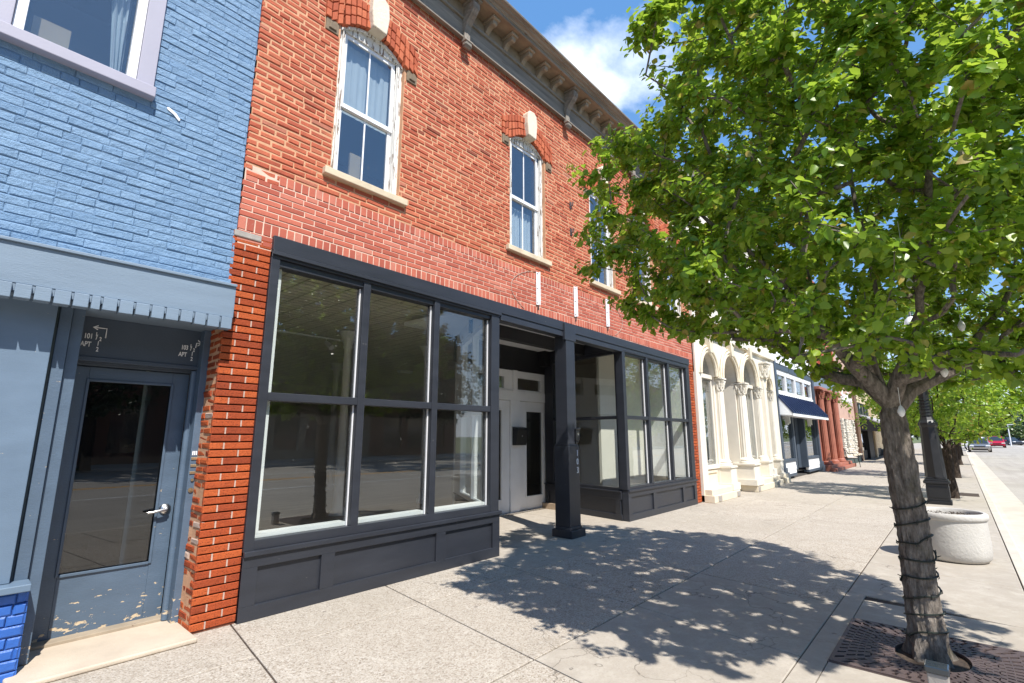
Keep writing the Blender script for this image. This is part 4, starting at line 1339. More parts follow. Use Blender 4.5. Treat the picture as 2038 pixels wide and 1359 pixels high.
def tan():
    B = thing('tan_brick_shop', 'tan brick shop with teal transom windows above a black sloping awning', 'building', (44, 0, 0))
    w = MB()
    slab_holes(w, 39.05, 50.9, 2.8, 8.0, 0, .3, [(39.5, 45.0, 2.9, 3.75)])
    w.box(39.0, 50.95, -.2, .3, 8.0, 8.25); w.box(45.2, 46.0, -.15, .2, 0, 8.0); w.box(39.05, 39.4, -.02, .3, .0, 2.8)
    w.build('wall', 'ochre', B)
    for i in range(4):
        o = sash_window(B, 39.5 + 1.375 * i, 40.85 + 1.375 * i, 2.9, 3.75, .1, frame='green_dark', mull=0, rail=False, sill=None)
    f = MB(); f.box(39.4, 50.9, .1, .2, .0, .6); f.box(42.5, 45.2, -.05, .3, .0, 2.8); f.build('front', 'navy_black', B)
    g = MB(); pane(g, 39.4, 42.5, .12, .6, 2.8); pane(g, 46, 50.9, .12, .6, 2.8); g.build('pane', 'glass_clean', B, split=True)
    a = MB(); a.prism([(0, 2.95), (-1.7, 2.05), (-1.7, 2.02), (0, 2.85)], 'x', 39.6, 50.5); o = a.build('awning', 'awning_grey', B)
    a = MB()
    for x in (39.6, 50.48):
        a.prism([(0, 2.84), (-1.68, 2.0), (-1.68, 1.8), (0, 1.9)], 'x', x, x + .02)
    a.box(39.62, 50.48, -1.72, -1.68, 1.75, 2.04); a.build('valance', 'awning_black', o)
    shell(B, 39.05, 50.9, 7.8)
    B = thing('columned_building', 'cream building with square jointed columns on dark bases, past the black awning', 'building', (56, 0, 0))
    w = MB()
    slab_holes(w, 51, 62, 3.6, 8.6, 0, .3, [(52.5, 54, 5, 7), (56, 57.5, 5, 7), (59, 60.5, 5, 7)])
    w.box(50.95, 62.1, -.35, .3, 8.6, 8.9); w.box(51, 62, -.3, 0, 3.6, 3.9)
    w.build('wall', 'cream', B)
    for x in (51.1, 53, 56.2, 58.2, 61.2):
        c = MB()
        for k in range(7):
            c.box(x, x + .55, -.2, .2, .5 + .45 * k, .935 + .45 * k)
        o = c.build('column', 'cream', B, bevel=.012)
        c = MB(); c.box(x - .15, x + .7, -.4, .2, 0, .28); c.box(x - .08, x + .63, -.3, .2, .28, .5); c.build('base', 'greyblue_dark', o, bevel=.015)
    f = MB(); f.box(51, 62, .25, .35, 0, 3.6); f.build('front', 'brown', B)
    for h in ((52.5, 54), (56, 57.5), (59, 60.5)): sash_window(B, h[0], h[1], 5, 7, .1)
    shell(B, 51, 62, 8.4)
    B = thing('dark_building', 'dark fronted building with a flat canopy at the end of the row', 'building', (68, 0, 0))
    w = MB(); w.box(62.1, 78, .0, 12, 0, 6.5); w.box(62, 78.1, -.15, 12, 6.5, 6.8); w.build('wall', 'greyblue_dark', B, bevel=.02)
    c = MB(); c.box(63, 77, -1.6, 0, 3.3, 3.55); c.build('canopy', 'awning_black', B, bevel=.02)
    for x in (64, 68.5, 73):
        sash_window(B, x, x + 3.2, .6, 3.1, -.06, frame='navy', mull=1, rail=False, sill=None)
tan()

# ------------------------------------------------------------------ chair outside the terracotta shop
def chair():
    T = thing('metal_chair', 'black metal armchair with a pale cushion on the pavement by the stone pilasters', 'chair', (30.95, -.45, 0), rotz=.5)
    raw = dict(raw=True)
    def bld(mb, n, mat, par=T, **k): return mb.build(n, mat, par, raw=True, **k)
    for sx in (-1, 1):
        for sy in (-1, 1):
            l = MB()
            l.tube([(sx * .24, sy * .24, .44), (sx * .26, sy * .29, .2), (sx * .27, sy * .3, 0)], .016, 8); bld(l, 'leg', 'black_plastic', smooth=True)
        a = MB(); a.tube([(sx * .27, .25, .8), (sx * .29, .2, .68), (sx * .29, -.2, .66), (sx * .28, -.28, .6), (sx * .25, -.25, .44)], .015, 8); bld(a, 'armrest', 'black_plastic', smooth=True)
    s = MB(); s.box(-.26, .26, -.26, .25, .42, .45); bld(s, 'seat', 'black_plastic', bevel=.01)
    c = MB(); c.box(-.24, .24, -.24, .22, .452, .51); bld(c, 'cushion', 'cream_white', bevel=.025, seg=3)
    b = MB()
    b.tube([(-.25, .25, .44), (-.27, .29, .7), (-.24, .33, .9), (-.12, .345, .96), (.12, .345, .96), (.24, .33, .9), (.27, .29, .7), (.25, .25, .44)], .017, 8)
    for i in range(5):
        x = -.16 + .08 * i
        b.tube([(x, .25, .45), (x, .3, .7), (x * .9, .34, .95)], .007, 6)
    bld(b, 'backrest', 'black_plastic', smooth=True)
chair()

# ------------------------------------------------------------------ planter, lamp, grate, uplight
def furniture():
    P = thing('planter', 'large round cast concrete planter full of mulch, between the tree and the lamp post', 'planter', (8.85, -4.5, 0))
    b = MB()
    b.lathe([(.39, .0), (.44, .012), (.475, .045), (.492, .1), (.497, .2), (.49, .46), (.488, .5), (.505, .506), (.515, .52), (.52, .545), (.512, .575), (.49, .59), (.455, .588), (.435, .57), (.43, .5)], (0, 0, 0), 56)
    b.v = [(8.85 + x * .77, -4.5 + y * .77, z) for x, y, z in b.v]
    b.build('bowl', 'planter', P, smooth=True)
    s = MB()
    vs = [(8.85, -4.5, .53)]; n = 40; fs = []
    for k, r in enumerate((.1, .18, .26, .34)):
        for j in range(n):
            a = 2 * PI * j / n
            vs.append((8.85 + r * math.cos(a), -4.5 + r * math.sin(a), .53 - .015 * k + R.uniform(-.012, .012)))
    for j in range(n):
        fs.append((0, 1 + j, 1 + (j + 1) % n))
        for k in range(3):
            o = 1 + k * n
            fs.append((o + j, o + n + j, o + n + (j + 1) % n, o + (j + 1) % n))
    s.add(vs, fs)
    for i in range(260):
        a = R.uniform(0, 2 * PI); r = .34 * math.sqrt(R.random()); q = R.uniform(.006, .02)
        x, y = 8.85 + r * math.cos(a), -4.5 + r * math.sin(a)
        th = R.uniform(0, PI)
        s.add([(x - q * math.cos(th), y - q * math.sin(th), .535), (x + q * .3, y + .004, .55), (x + q * math.cos(th), y + q * math.sin(th), .54), (x, y - .006, .545)], [(0, 1, 2, 3)])
    s.build('mulch', 'soil', P)
    # lamp post
    L = thing('lamp_post', 'black iron lamp post on a square pedestal, behind the planter', 'street lamp', (15.6, -4.22, 0))
    x, y = 15.6, -4.22
    b = MB()
    b.box(x - .225, x + .225, y - .225, y + .225, 0, .08); b.box(x - .205, x + .205, y - .205, y + .205, .08, .46)
    b.box(x - .175, x + .175, y - .21, y + .21, .14, .4); b.box(x - .21, x + .21, y - .175, y + .175, .14, .4)
    b.box(x - .24, x + .24, y - .24, y + .24, .46, .52); b.box(x - .215, x + .215, y - .215, y + .215, .52, .56); b.box(x - .185, x + .185, y - .185, y + .185, .56, .6)
    b.build('pedestal', 'bronze', L, bevel=.01)
    b = MB()
    b.lathe([(.205, .6), (.2, .66), (.165, 1.75), (.19, 1.8), (.19, 1.86), (.15, 1.92), (.12, 2.0)], (x, y, 0), 8)
    b.build('shaft', 'bronze', L, bevel=.006)
    b = MB(); b.lathe([(.12, 2.0), (.12, 2.1), (.1, 2.4), (.095, 4.2), (.12, 4.25), (.08, 4.32), (.06, 4.5)], (x, y, 0), 16, 0, flute=(1, 3)); b.build('pole', 'bronze', L)
    for s in (-1, 1):
        a = MB(); a.tube([(x, y, 4.3), (x + s * .2, y, 4.5), (x + s * .42, y, 4.5), (x + s * .5, y, 4.38)], [.03, .025, .025, .03], 8)
        ao = a.build('arm', 'bronze', L, smooth=True)
        g = MB(); g.lathe([(.05, 4.38), (.12, 4.3), (.15, 4.16), (.12, 4.02), (.03, 3.97)], (x + s * .5, y, 0), 14); g.build('globe', 'bulb', ao, smooth=True)
    c = MB()
    pts = [(x + .125 * math.cos(i * .5), y + .125 * math.sin(i * .5), 2.0 + i * .006) for i in range(80)]
    c.tube(pts, .01, 5)
    cb = c.build('light_rope', 'cable', None, (x, y, 1.75))
    tag(cb, 'dark rope light coiled round the black lamp post', 'rope light')
    # second lamp of the row
    # small drain grate in the far verge
    g = MB()
    g.box(18.0, 18.9, -4.95, -4.35, -.005, .006); d = g.build('pit_cover', 'soil', None, (18.4, -4.6, 0))
    tag(d, 'small mulch square set in the pavement past the lamp post', 'tree pit')
    # tree grate
    G = thing('tree_grate', 'square cast iron grate set in the pavement round the near tree trunk', 'tree grate', (4.87, -4.405, 0))
    cx, cy, hw = 4.87, -4.405, .54
    vs = []; fs = []
    NA = 144
    rows = [0., .03, .1, .115, .2, .215, .3, .32, .40, .42, .5, .515, .62, .64, .78, .80, .94, 1.]
    def P3(i, t):
        a = 2 * PI * i / NA
        c, s_ = math.cos(a), math.sin(a)
        rs = hw / max(abs(c), abs(s_)); r0 = .235 * (1 + .1 * math.cos(2 * a))
        r = r0 + (rs - r0) * t
        return (cx + c * r, cy + s_ * r, .004)
    for k, t in enumerate(rows):
        for i in range(NA): vs.append(P3(i, t))
    for k in range(len(rows) - 1):
        for i in range(NA):
            slot = False
            if k in (1, 3, 5, 7, 9): slot = (i % 4 == (k // 2) % 2 * 2)
            if k in (11, 13): slot = (i % 3 == 0)
            if k == 15: slot = (i % 3 == 1)
            if k in (4, 8) : slot = (i % 8 in (1, 2, 3))
            if slot and k < 16: continue
            j = (i + 1) % NA
            fs.append((k * NA + i, k * NA + j, (k + 1) * NA + j, (k + 1) * NA + i))
    g = MB(); g.add(vs, fs)
    o = g.build('grate_plate', 'cast_iron', G)
    sm = o.modifiers.new('thick', 'SOLIDIFY'); sm.thickness = .02; sm.offset = 0
    f = MB()
    for a in ((-1, 0), (1, 0)):
        f.box(cx + a[0] * .545 - .004, cx + a[0] * .545 + .004, cy - .549, cy + .549, -.03, .004)
        f.box(cx - .541, cx + .541, cy + a[0] * .545 - .004, cy + a[0] * .545 + .004, -.03, .004)
    f.build('rim', 'cast_iron', G)
    s = MB()
    n = 26
    vs = [(cx - .54 + 1.08 * i / n, cy - .54 + 1.08 * j / n, -.055 + R.uniform(-.012, .012)) for i in range(n + 1) for j in range(n + 1)]
    s.add(vs, [(i * (n + 1) + j, (i + 1) * (n + 1) + j, (i + 1) * (n + 1) + j + 1, i * (n + 1) + j + 1) for i in range(n) for j in range(n)])
    struct(s.build('pit_soil', 'soil'))
    # junction box with outlet beside the trunk
    U = thing('outlet_post', 'grey outlet post with a glossy cover standing at the foot of the near trunk', 'power outlet', (4.14, -4.47, 0))
    q = MB(); q.box(4.09, 4.185, -4.52, -4.42, 0, .165); q.build('post', 'granite', U, bevel=.006)
    q = MB(); q.box(4.082, 4.193, -4.528, -4.412, .165, .205); q.build('cover', 'car_glass', U, bevel=.008)
furniture()

# ------------------------------------------------------------------ trees
def leaf_mesh(name, P, N, size, mat, parent, aspect=.82):
    """P leaf base points, N leaf normals (numpy); each leaf an ovate blade folded along its midrib"""
    n = len(P)
    rs = NR
    N = N / np.linalg.norm(N, axis=1)[:, None]
    T = rs.normal(size=(n, 3)); T[:, 2] -= .5
    T -= N * (T * N).sum(1)[:, None]; T /= np.linalg.norm(T, axis=1)[:, None]
    B = np.cross(N, T)
    L = size * rs.uniform(.6, 1.25, n)[:, None]
    W = L * aspect * rs.uniform(.8, 1.1, n)[:, None]
    fold = rs.uniform(.02, .28, n)[:, None]
    curl = rs.uniform(-.25, .1, n)[:, None]
    def pt(u, v):
        return P + T * L * u + B * W * v + N * L * (fold * abs(v) * 1.6 + curl * u * u)
    V = np.stack([pt(0, 0), pt(.25, .44), pt(.62, .4), pt(1.02, 0), pt(.62, -.4), pt(.25, -.44), pt(.5, 0)], axis=1).reshape(-1, 3)
    base = (np.arange(n) * 7)[:, None]
    F = np.concatenate([base + np.array([[0, 6, 2, 1]]), base + np.array([[6, 3, 2, 2]]), base + np.array([[0, 5, 4, 6]]), base + np.array([[6, 4, 3, 3]])], axis=1).reshape(-1, 4)
    me = bpy.data.meshes.new(name)
    o = bpy.data.objects.new(name, me)
    bl = np.array(WL[parent])
    V = V - bl
    # tri/quads
    quads = F[(np.arange(len(F)) % 2) == 0]
    tris = F[(np.arange(len(F)) % 2) == 1][:, :3]
    nl = len(quads) * 4 + len(tris) * 3
    me.vertices.add(len(V)); me.vertices.foreach_set('co', V.ravel())
    me.loops.add(nl)
    me.loops.foreach_set('vertex_index', np.concatenate([quads.ravel(), tris.ravel()]).astype(np.int32))
    me.polygons.add(len(quads) + len(tris))
    st = np.concatenate([np.arange(len(quads)) * 4, len(quads) * 4 + np.arange(len(tris)) * 3]).astype(np.int32)
    me.polygons.foreach_set('loop_start', st)
    me.update(calc_edges=True)
    a = me.attributes.new('rnd', 'FLOAT_VECTOR', 'FACE')
    r = np.clip(rs.normal(.45, .3, n), 0, 1)
    rr = np.repeat(r, 2)
    col = np.zeros((len(quads) + len(tris), 3), dtype=np.float32)
    col[:len(quads), 0] = rr; col[len(quads):, 0] = rr
    a.data.foreach_set('vector', col.ravel())
    me.polygons.foreach_set('use_smooth', np.ones(len(me.polygons), dtype=bool))
    me.materials.append(M[mat])
    me.validate()
    o.parent = parent; WL[o] = WL[parent]
    COL.objects.link(o)
    return o

class Skel:
    def __init__(s): s.p = []; s.par = []; s.w = []
    def add(s, p, par): s.p.append(Vector(p)); s.par.append(par); return len(s.p) - 1
    def limb(s, pts, par, step=.16, jit=.015):
        cur = par
        for q in pts:
            q = Vector(q); a = s.p[cur].copy()
            n = max(1, int((q - a).length / step))
            for i in range(1, n + 1):
                t = i / n
                j = Vector((R.uniform(-jit, jit), R.uniform(-jit, jit), R.uniform(-jit, jit))) if i < n else Vector((0, 0, 0))
                cur = s.add(a.lerp(q, t) + j, cur)
        return cur
    def grow(s, tips, step=.14, minidx=0, maxd=9):
        """join each tip to the nearest part of the skeleton that lies below it"""
        out = []
        root = s.p[minidx]
        tips = sorted(tips, key=lambda t: (Vector(t) - root).length)
        P = np.array([tuple(q) for q in s.p])
        for t in tips:
            t = Vector(t)
            d = P[minidx:] - np.array(t)
            dist = np.sqrt((d * d).sum(1)) + np.clip(d[:, 2] + .05, 0, None) * 1.6
            k = int(np.argmin(dist)) + minidx
            a = s.p[k].copy()
            L = (t - a).length
            n = max(2, int(L / step))
            cur = k
            mid = a.lerp(t, .5) + Vector((R.uniform(-.1, .1), R.uniform(-.1, .1), -R.uniform(.0, .14))) * L
            new = []
            for i in range(1, n + 1):
                u = i / n
                q = a * (1 - u) ** 2 + mid * 2 * u * (1 - u) + t * u * u
                cur = s.add(q, cur); new.append(tuple(q))
            P = np.vstack([P, np.array(new)])
            out.append(cur)
        return out
    def radii(s, tip_r=.0035, expo=2.3, cap=None):
        n = len(s.p)
        acc = [0.] * n
        child = [0] * n
        for i in range(n - 1, -1, -1):
            if child[i] == 0: acc[i] = tip_r ** expo
            if s.par[i] >= 0:
                acc[s.par[i]] += acc[i]; child[s.par[i]] += 1
        return [a ** (1 / expo) for a in acc], child
    def mesh(s, mb, rad, sides=7, minr=0.):
        n = len(s.p)
        kids = [[] for _ in range(n)]
        for i in range(n):
            if s.par[i] >= 0: kids[s.par[i]].append(i)
        done = [False] * n
        starts = [0]
        while starts:
            i = starts.pop()
            path = [] if s.par[i] < 0 else [s.par[i]]
            rr = [] if s.par[i] < 0 else [min(rad[s.par[i]], rad[i] * 1.25)]
            while True:
                path.append(i); rr.append(rad[i])
                ks = kids[i]
                if not ks: break
                ks = sorted(ks, key=lambda k: -rad[k])
                starts.extend(ks[1:])
                i = ks[0]
            if len(path) > 1 and max(rr[1:]) > minr:
                sd = sides if max(rr) > .02 else (5 if max(rr) > .008 else 3)
                mb.tube([s.p[k] for k in path], rr, sd)

def near_tree():
    T = thing('pear_tree', 'nearest street tree, cable wound round its trunk, dense round green crown over the pavement', 'tree', (4.87, -4.4, 0), group='pear trees along the kerb')
    S = Skel()
    b = S.add((4.93, -4.39, -.06), -1)
    fork = S.limb([(4.92, -4.39, .3), (4.90, -4.40, .9), (4.86, -4.385, 1.4), (4.84, -4.38, 1.72)], b, .12, .004)
    nf = S.limb([(4.83, -4.375, 1.8)], fork)
    L = S.limb([(4.60, -4.21, 2.07), (4.40, -4.06, 2.36), (4.12, -3.72, 2.95), (3.75, -3.25, 3.5)], nf)
    L2 = S.limb([(4.1, -3.95, 2.5), (3.7, -3.6, 2.75)], nf + 3)
    C = S.limb([(4.72, -4.33, 2.05), (4.68, -4.31, 2.25), (4.74, -4.4, 2.6), (4.85, -4.35, 3.3), (4.9, -4.3, 4.2), (4.86, -4.25, 5.2)], nf)
    Rr = S.limb([(4.95, -4.5, 1.9), (5.13, -4.78, 2.06), (5.3, -5.1, 2.5), (5.42, -5.35, 2.9), (5.5, -5.7, 3.6)], fork)
    Bk = S.limb([(5.05, -4.2, 2.0), (5.5, -3.95, 2.5), (5.95, -3.75, 3.2), (6.1, -3.6, 3.9)], nf)
    Fr = S.limb([(4.7, -4.55, 2.15), (4.2, -4.75, 2.8), (3.75, -4.85, 3.6)], nf)
    B2 = S.limb([(5.1, -4.45, 2.05), (5.65, -4.6, 2.6), (6.2, -4.75, 3.2)], fork)
    # crown envelope
    zs = [2.0, 2.2, 2.6, 3.1, 3.6, 4.1, 4.65, 5.2, 5.6, 5.95]
    rs = [1.0, 1.45, 2.0, 2.3, 2.36, 2.36, 2.3, 2.0, 1.5, .6]
    ph = [R.uniform(0, 6.28) for _ in range(6)]
    def env(a, z):
        r = float(np.interp(z, zs, rs))
        r *= 1 - .05 * max(0., math.cos(a - 2.2)) * max(0., min(1., (4.4 - z) / .8))
        r *= 1 + .07 * math.sin(3 * a + 2.1 * z + ph[0]) + .06 * math.sin(5 * a - 3.3 * z + ph[1]) + .05 * math.sin(9 * a + 5 * z + ph[2])
        return r
    tips = []
    def floor_ok(x, y, z):
        d = .7346 * x + .652 * (y + 4.74) + .1876 * (z - 1.55)
        q = (.6638 * x - .7479 * (y + 4.74)) / d
        if .55 < q < .97 and d < 4.15 and (z - 1.55) / d < float(np.interp(q, [.55, .64, .7, .77, .8, .88, .97], [.13, .165, .15, .1, .1, .125, .13])): return False
        return z > 1.55 + d * float(np.interp(q, [.1, .387, .47, .53, .61, .69, .8, .9, 1.1], [.26, .19, .185, .175, .12, .075, .045, .05, .075])) + .02
    while len(tips) < 2600:
        z = R.uniform(2.0, 5.95); a = R.uniform(0, 2 * PI)
        re = env(a, z)
        q = R.random() ** .42
        if R.random() > (re / 2.4) ** 1.6: continue
        x, y = 4.84 + re * q * math.cos(a), -4.34 + re * q * math.sin(a)
        zz = z - .16 * (q ** 3) * R.random() - (.1 if z < 2.5 else 0) * R.random()
        if math.hypot(x - 4.84, y + 4.38) < .45 and z < 2.5: continue
        if not floor_ok(x, y, zz): continue
        if zz + 1.45 * y > -.12 and x - .4 * y < 5.35: continue
        if math.sqrt(x * x + (y + 4.74) ** 2 + (zz - 1.55) ** 2) < 2.25: continue
        tips.append((x, y, zz))
    ends = S.grow(tips, .13, fork)
    rad, child = S.radii(.0034, 2.25)
    # taper control for trunk and main limbs
    tr = {}
    for i in range(len(S.p)):
        z = S.p[i].z
        if i <= fork:
            rad[i] = float(np.interp(z, [-.06, .05, .18, .4, 1.0, 1.4, 1.6, 1.75], [.145, .118, .106, .098, .093, .09, .086, .072]))
        else:
            dd = (S.p[i] - S.p[fork]).length
            big = rad[i] > .02
            rad[i] = min(rad[i] * .95, max(.03, .08 - .022 * dd))
            if big and dd < .8: rad[i] = max(rad[i], .07 - .04 * dd)
    # trunk: one mesh with ridged bark and a flared foot
    tk = MB()
    NS = 72; pts = [S.p[i] for i in range(b, fork + 1)]
    fine = []
    for i in range(len(pts) - 1):
        for q in range(10):
            fine.append((pts[i].lerp(pts[i + 1], q / 10), rad[b + i] + (rad[b + i + 1] - rad[b + i]) * q / 10))
    fine.append((pts[-1], rad[fork]))
    vs = []; fs = []
    for i, (c, r) in enumerate(fine):
        for j in range(NS):
            a = 2 * PI * j / NS
            from mathutils import noise as MN
            q_ = Vector((math.cos(a) * 3.2, math.sin(a) * 3.2, c.z * 3.))
            ridge = .05 * math.sin(7 * a + 2.5 * c.z + 1.2 * math.sin(3 * c.z)) + .11 * MN.noise(q_ * 1.9) + .1 * abs(MN.noise(q_ * 4.5)) + .05 * MN.noise(q_ * 11)
            fl = .25 * max(0, .16 - c.z) / .16 * math.sin(5 * a + .6)
            rr = r * (1 + ridge + fl)
            vs.append((c.x + rr * math.cos(a), c.y + rr * math.sin(a), c.z))
    for i in range(len(fine) - 1):
        for j in range(NS):
            fs.append((i * NS + j, i * NS + (j + 1) % NS, (i + 1) * NS + (j + 1) % NS, (i + 1) * NS + j))
    for (dz, k) in ((.04, .85), (.075, .55), (.09, .2)):
        c, r = fine[-1]
        o_ = len(vs) - NS
        for j in range(NS):
            a = 2 * PI * j / NS
            vs.append((c.x + r * k * math.cos(a), c.y + r * k * math.sin(a), c.z + dz))
        for j in range(NS):
            fs.append((o_ + j, o_ + (j + 1) % NS, o_ + NS + (j + 1) % NS, o_ + NS + j))
    fs.append(tuple(range(len(vs) - NS, len(vs))))
    tk.add(vs, fs)
    tk.build('trunk', 'bark', T, smooth=True)
    br = MB()
    S2 = S
    S2.mesh(br, [r if i > fork else r * .8 for i, r in enumerate(rad)], 9)
    br.build('branches', 'bark', T, smooth=True)
    # leaves in clusters along the last reach of every twig
    P = []; N = []
    cen = Vector((4.84, -4.34, 3.3))
    for e in ends:
        k = e; path = []
        while len(path) < 5 and S.par[k] > fork and child[k] <= 1:
            path.append(S.p[k]); k = S.par[k]
        path.append(S.p[k])
        m = R.randint(34, 68)
        for i in range(m):
            t = R.random() ** 1.3 * (len(path) - 1)
            a = path[int(t)].lerp(path[min(int(t) + 1, len(path) - 1)], t - int(t))
            o = Vector((R.gauss(0, 1), R.gauss(0, 1), R.gauss(0, 1)))
            o = o.normalized() * R.uniform(.015, .085)
            p = a + o
            out = (p - cen).normalized()
            n = Vector((0, 0, .75)) + out * .45 + o.normalized() * .45 + Vector((R.gauss(0, .45), R.gauss(0, .45), R.gauss(0, .45)))
            P.append(tuple(p)); N.append(tuple(n))
    o = leaf_mesh('crown', np.array(P), np.array(N), .058, 'leaf', T)
    # dark cable of fairy lights wound up the trunk
    Cc = thing('cable_lights', 'dark cable of small lights wound in a spiral round the near trunk', 'string lights', (4.87, -4.4, 0))
    c = MB()
    pts = []
    n = 330
    def trunk_at(z):
        for i in range(len(fine) - 1):
            if fine[i][0].z <= z <= fine[i + 1][0].z:
                t = (z - fine[i][0].z) / max(1e-6, fine[i + 1][0].z - fine[i][0].z)
                return fine[i][0].lerp(fine[i + 1][0], t), fine[i][1] + (fine[i + 1][1] - fine[i][1]) * t
        return fine[-1]
    for i in range(n):
        z = .1 + 1.02 * i / n
        ce, r = trunk_at(z)
        a = i * .155 + .5 * math.sin(i * .21)
        pts.append((ce.x + (r * 1.1 + .004) * math.cos(a), ce.y + (r * 1.1 + .004) * math.sin(a), z + .012 * math.sin(i * .33)))
    c.tube(pts, .0062, 6)
    for i in range(6, n, 9):
        p = Vector(pts[i]); ce, r = trunk_at(p.z)
        o_ = (p - Vector((ce.x, ce.y, p.z))).normalized()
        c.tube([p, p + o_ * .007 + Vector((0, 0, .014)), p + o_ * .009 + Vector((0, 0, -.01)), p + Vector((0, 0, -.016))], .003, 5)
    c.build('cable', 'cable', Cc)
    g = MB()
    for i in range(10, n, 18):
        p = Vector(pts[i]); ce, r = trunk_at(p.z)
        o_ = (p - Vector((ce.x, ce.y, p.z))).normalized()
        g.tube([p + o_ * .006, p + o_ * .03 + Vector((0, 0, .012))], [.005, .002], 6)
    g.build('bulb', 'cable', Cc, split=True)
    # a few pale teardrop lanterns hanging among the lower branches
    k = 0
    for (x, y, z) in ((4.72, -4.72, 2.02), (4.98, -4.86, 2.38), (4.9, -4.6, 2.75), (4.6, -4.45, 1.74), (4.45, -4.6, 2.95)):
        h = MB()
        h.lathe([(.003, .03), (.012, .02), (.022, -.005), (.024, -.02), (.014, -.045), (.003, -.055)], (x, y, z), 12)
        h.tube([(x, y, z + .03), (x + .01, y, z + .16)], .002, 4)
        ob = h.build('lantern', 'bulb', None, (x, y, z), smooth=True)
        ob['label'] = ['white teardrop lantern hanging just above the fork of the near tree', 'white teardrop lantern under the right hand limb of the near tree', 'white teardrop lantern higher among the leaves over the trunk', 'white teardrop lantern hanging lowest, close against the trunk of the near tree', 'white teardrop lantern nearest the camera in the upper leaves'][k]
        ob['category'] = 'lantern'; ob['group'] = 'lanterns in the near tree'
        k += 1
near_tree()

def simple_tree(name, label, loc, h, r, zb, ntips, leaves, size, mat, bark='bark_far', group=None, trunk_r=.12, shape=None, lean=0., seed=1):
    T = thing(name, label, 'tree', loc, group=group)
    x0, y0, z0 = loc
    S = Skel()
    b = S.add((x0, y0, z0 - .05), -1)
    fk = S.limb([(x0 + lean * .3, y0, z0 + zb * .8)], b, .3, .02)
    for i in range(5):
        a = i * 2.4 + seed
        S.limb([(x0 + r * .3 * math.cos(a), y0 + r * .3 * math.sin(a), z0 + zb + (h - zb) * .25), (x0 + r * .55 * math.cos(a), y0 + r * .55 * math.sin(a), z0 + zb + (h - zb) * (.5 + .06 * i))], fk, r * .1, .02 * r)
    S.limb([(x0, y0, z0 + h * .85)], fk, r * .1, .02 * r)
    tips = []
    sh = shape or [(0, .45), (.15, .85), (.35, 1.), (.6, .9), (.82, .6), (1., .12)]
    while len(tips) < ntips:
        t = R.random(); a = R.uniform(0, 2 * PI)
        re = r * float(np.interp(t, [q[0] for q in sh], [q[1] for q in sh])) * (1 + .12 * math.sin(3 * a + 5 * t + seed) + .09 * math.sin(7 * a - 8 * t + 2 * seed))
        q = R.random() ** .45
        if R.random() > (re / r) ** 1.2: continue
        tips.append((x0 + lean * t + re * q * math.cos(a), y0 + re * q * math.sin(a), z0 + zb + (h - zb) * t))
    ends = S.grow(tips, max(.15, r * .09), fk)
    rad, child = S.radii(.004 * max(1, r / 2), 2.3)
    m = max(rad)
    rad = [q * min(1., trunk_r / m) if i <= fk else min(q * min(1., trunk_r / m), trunk_r * .7) for i, q in enumerate(rad)]
    for i in range(fk + 1): rad[i] = trunk_r * (1.25 if i == 0 else 1.)
    t = MB(); t.tube([S.p[i] for i in range(b, fk + 1)], [rad[i] for i in range(b, fk + 1)], 12); t.build('trunk', bark, T, smooth=True)
    br = MB(); S.mesh(br, rad, 6, minr=.006 * r); br.build('branches', bark, T)
    P = []; N = []
    cen = Vector((x0, y0, z0 + zb + (h - zb) * .4))
    per = leaves // len(ends)
    for e in ends:
        p0 = S.p[e]; p1 = S.p[S.par[e]]
        for i in range(int(per * R.uniform(.5, 1.5))):
            o = Vector((R.gauss(0, 1), R.gauss(0, 1), R.gauss(0, 1))).normalized() * R.uniform(.1, 1.) * r * .11
            p = p0.lerp(p1, R.random()) + o
            n = Vector((0, 0, .7)) + (p - cen).normalized() * .5 + Vector((R.gauss(0, .5), R.gauss(0, .5), R.gauss(0, .5)))
            P.append(tuple(p)); N.append(tuple(n))
    leaf_mesh('crown', np.array(P), np.array(N), size, mat, T)
    return T

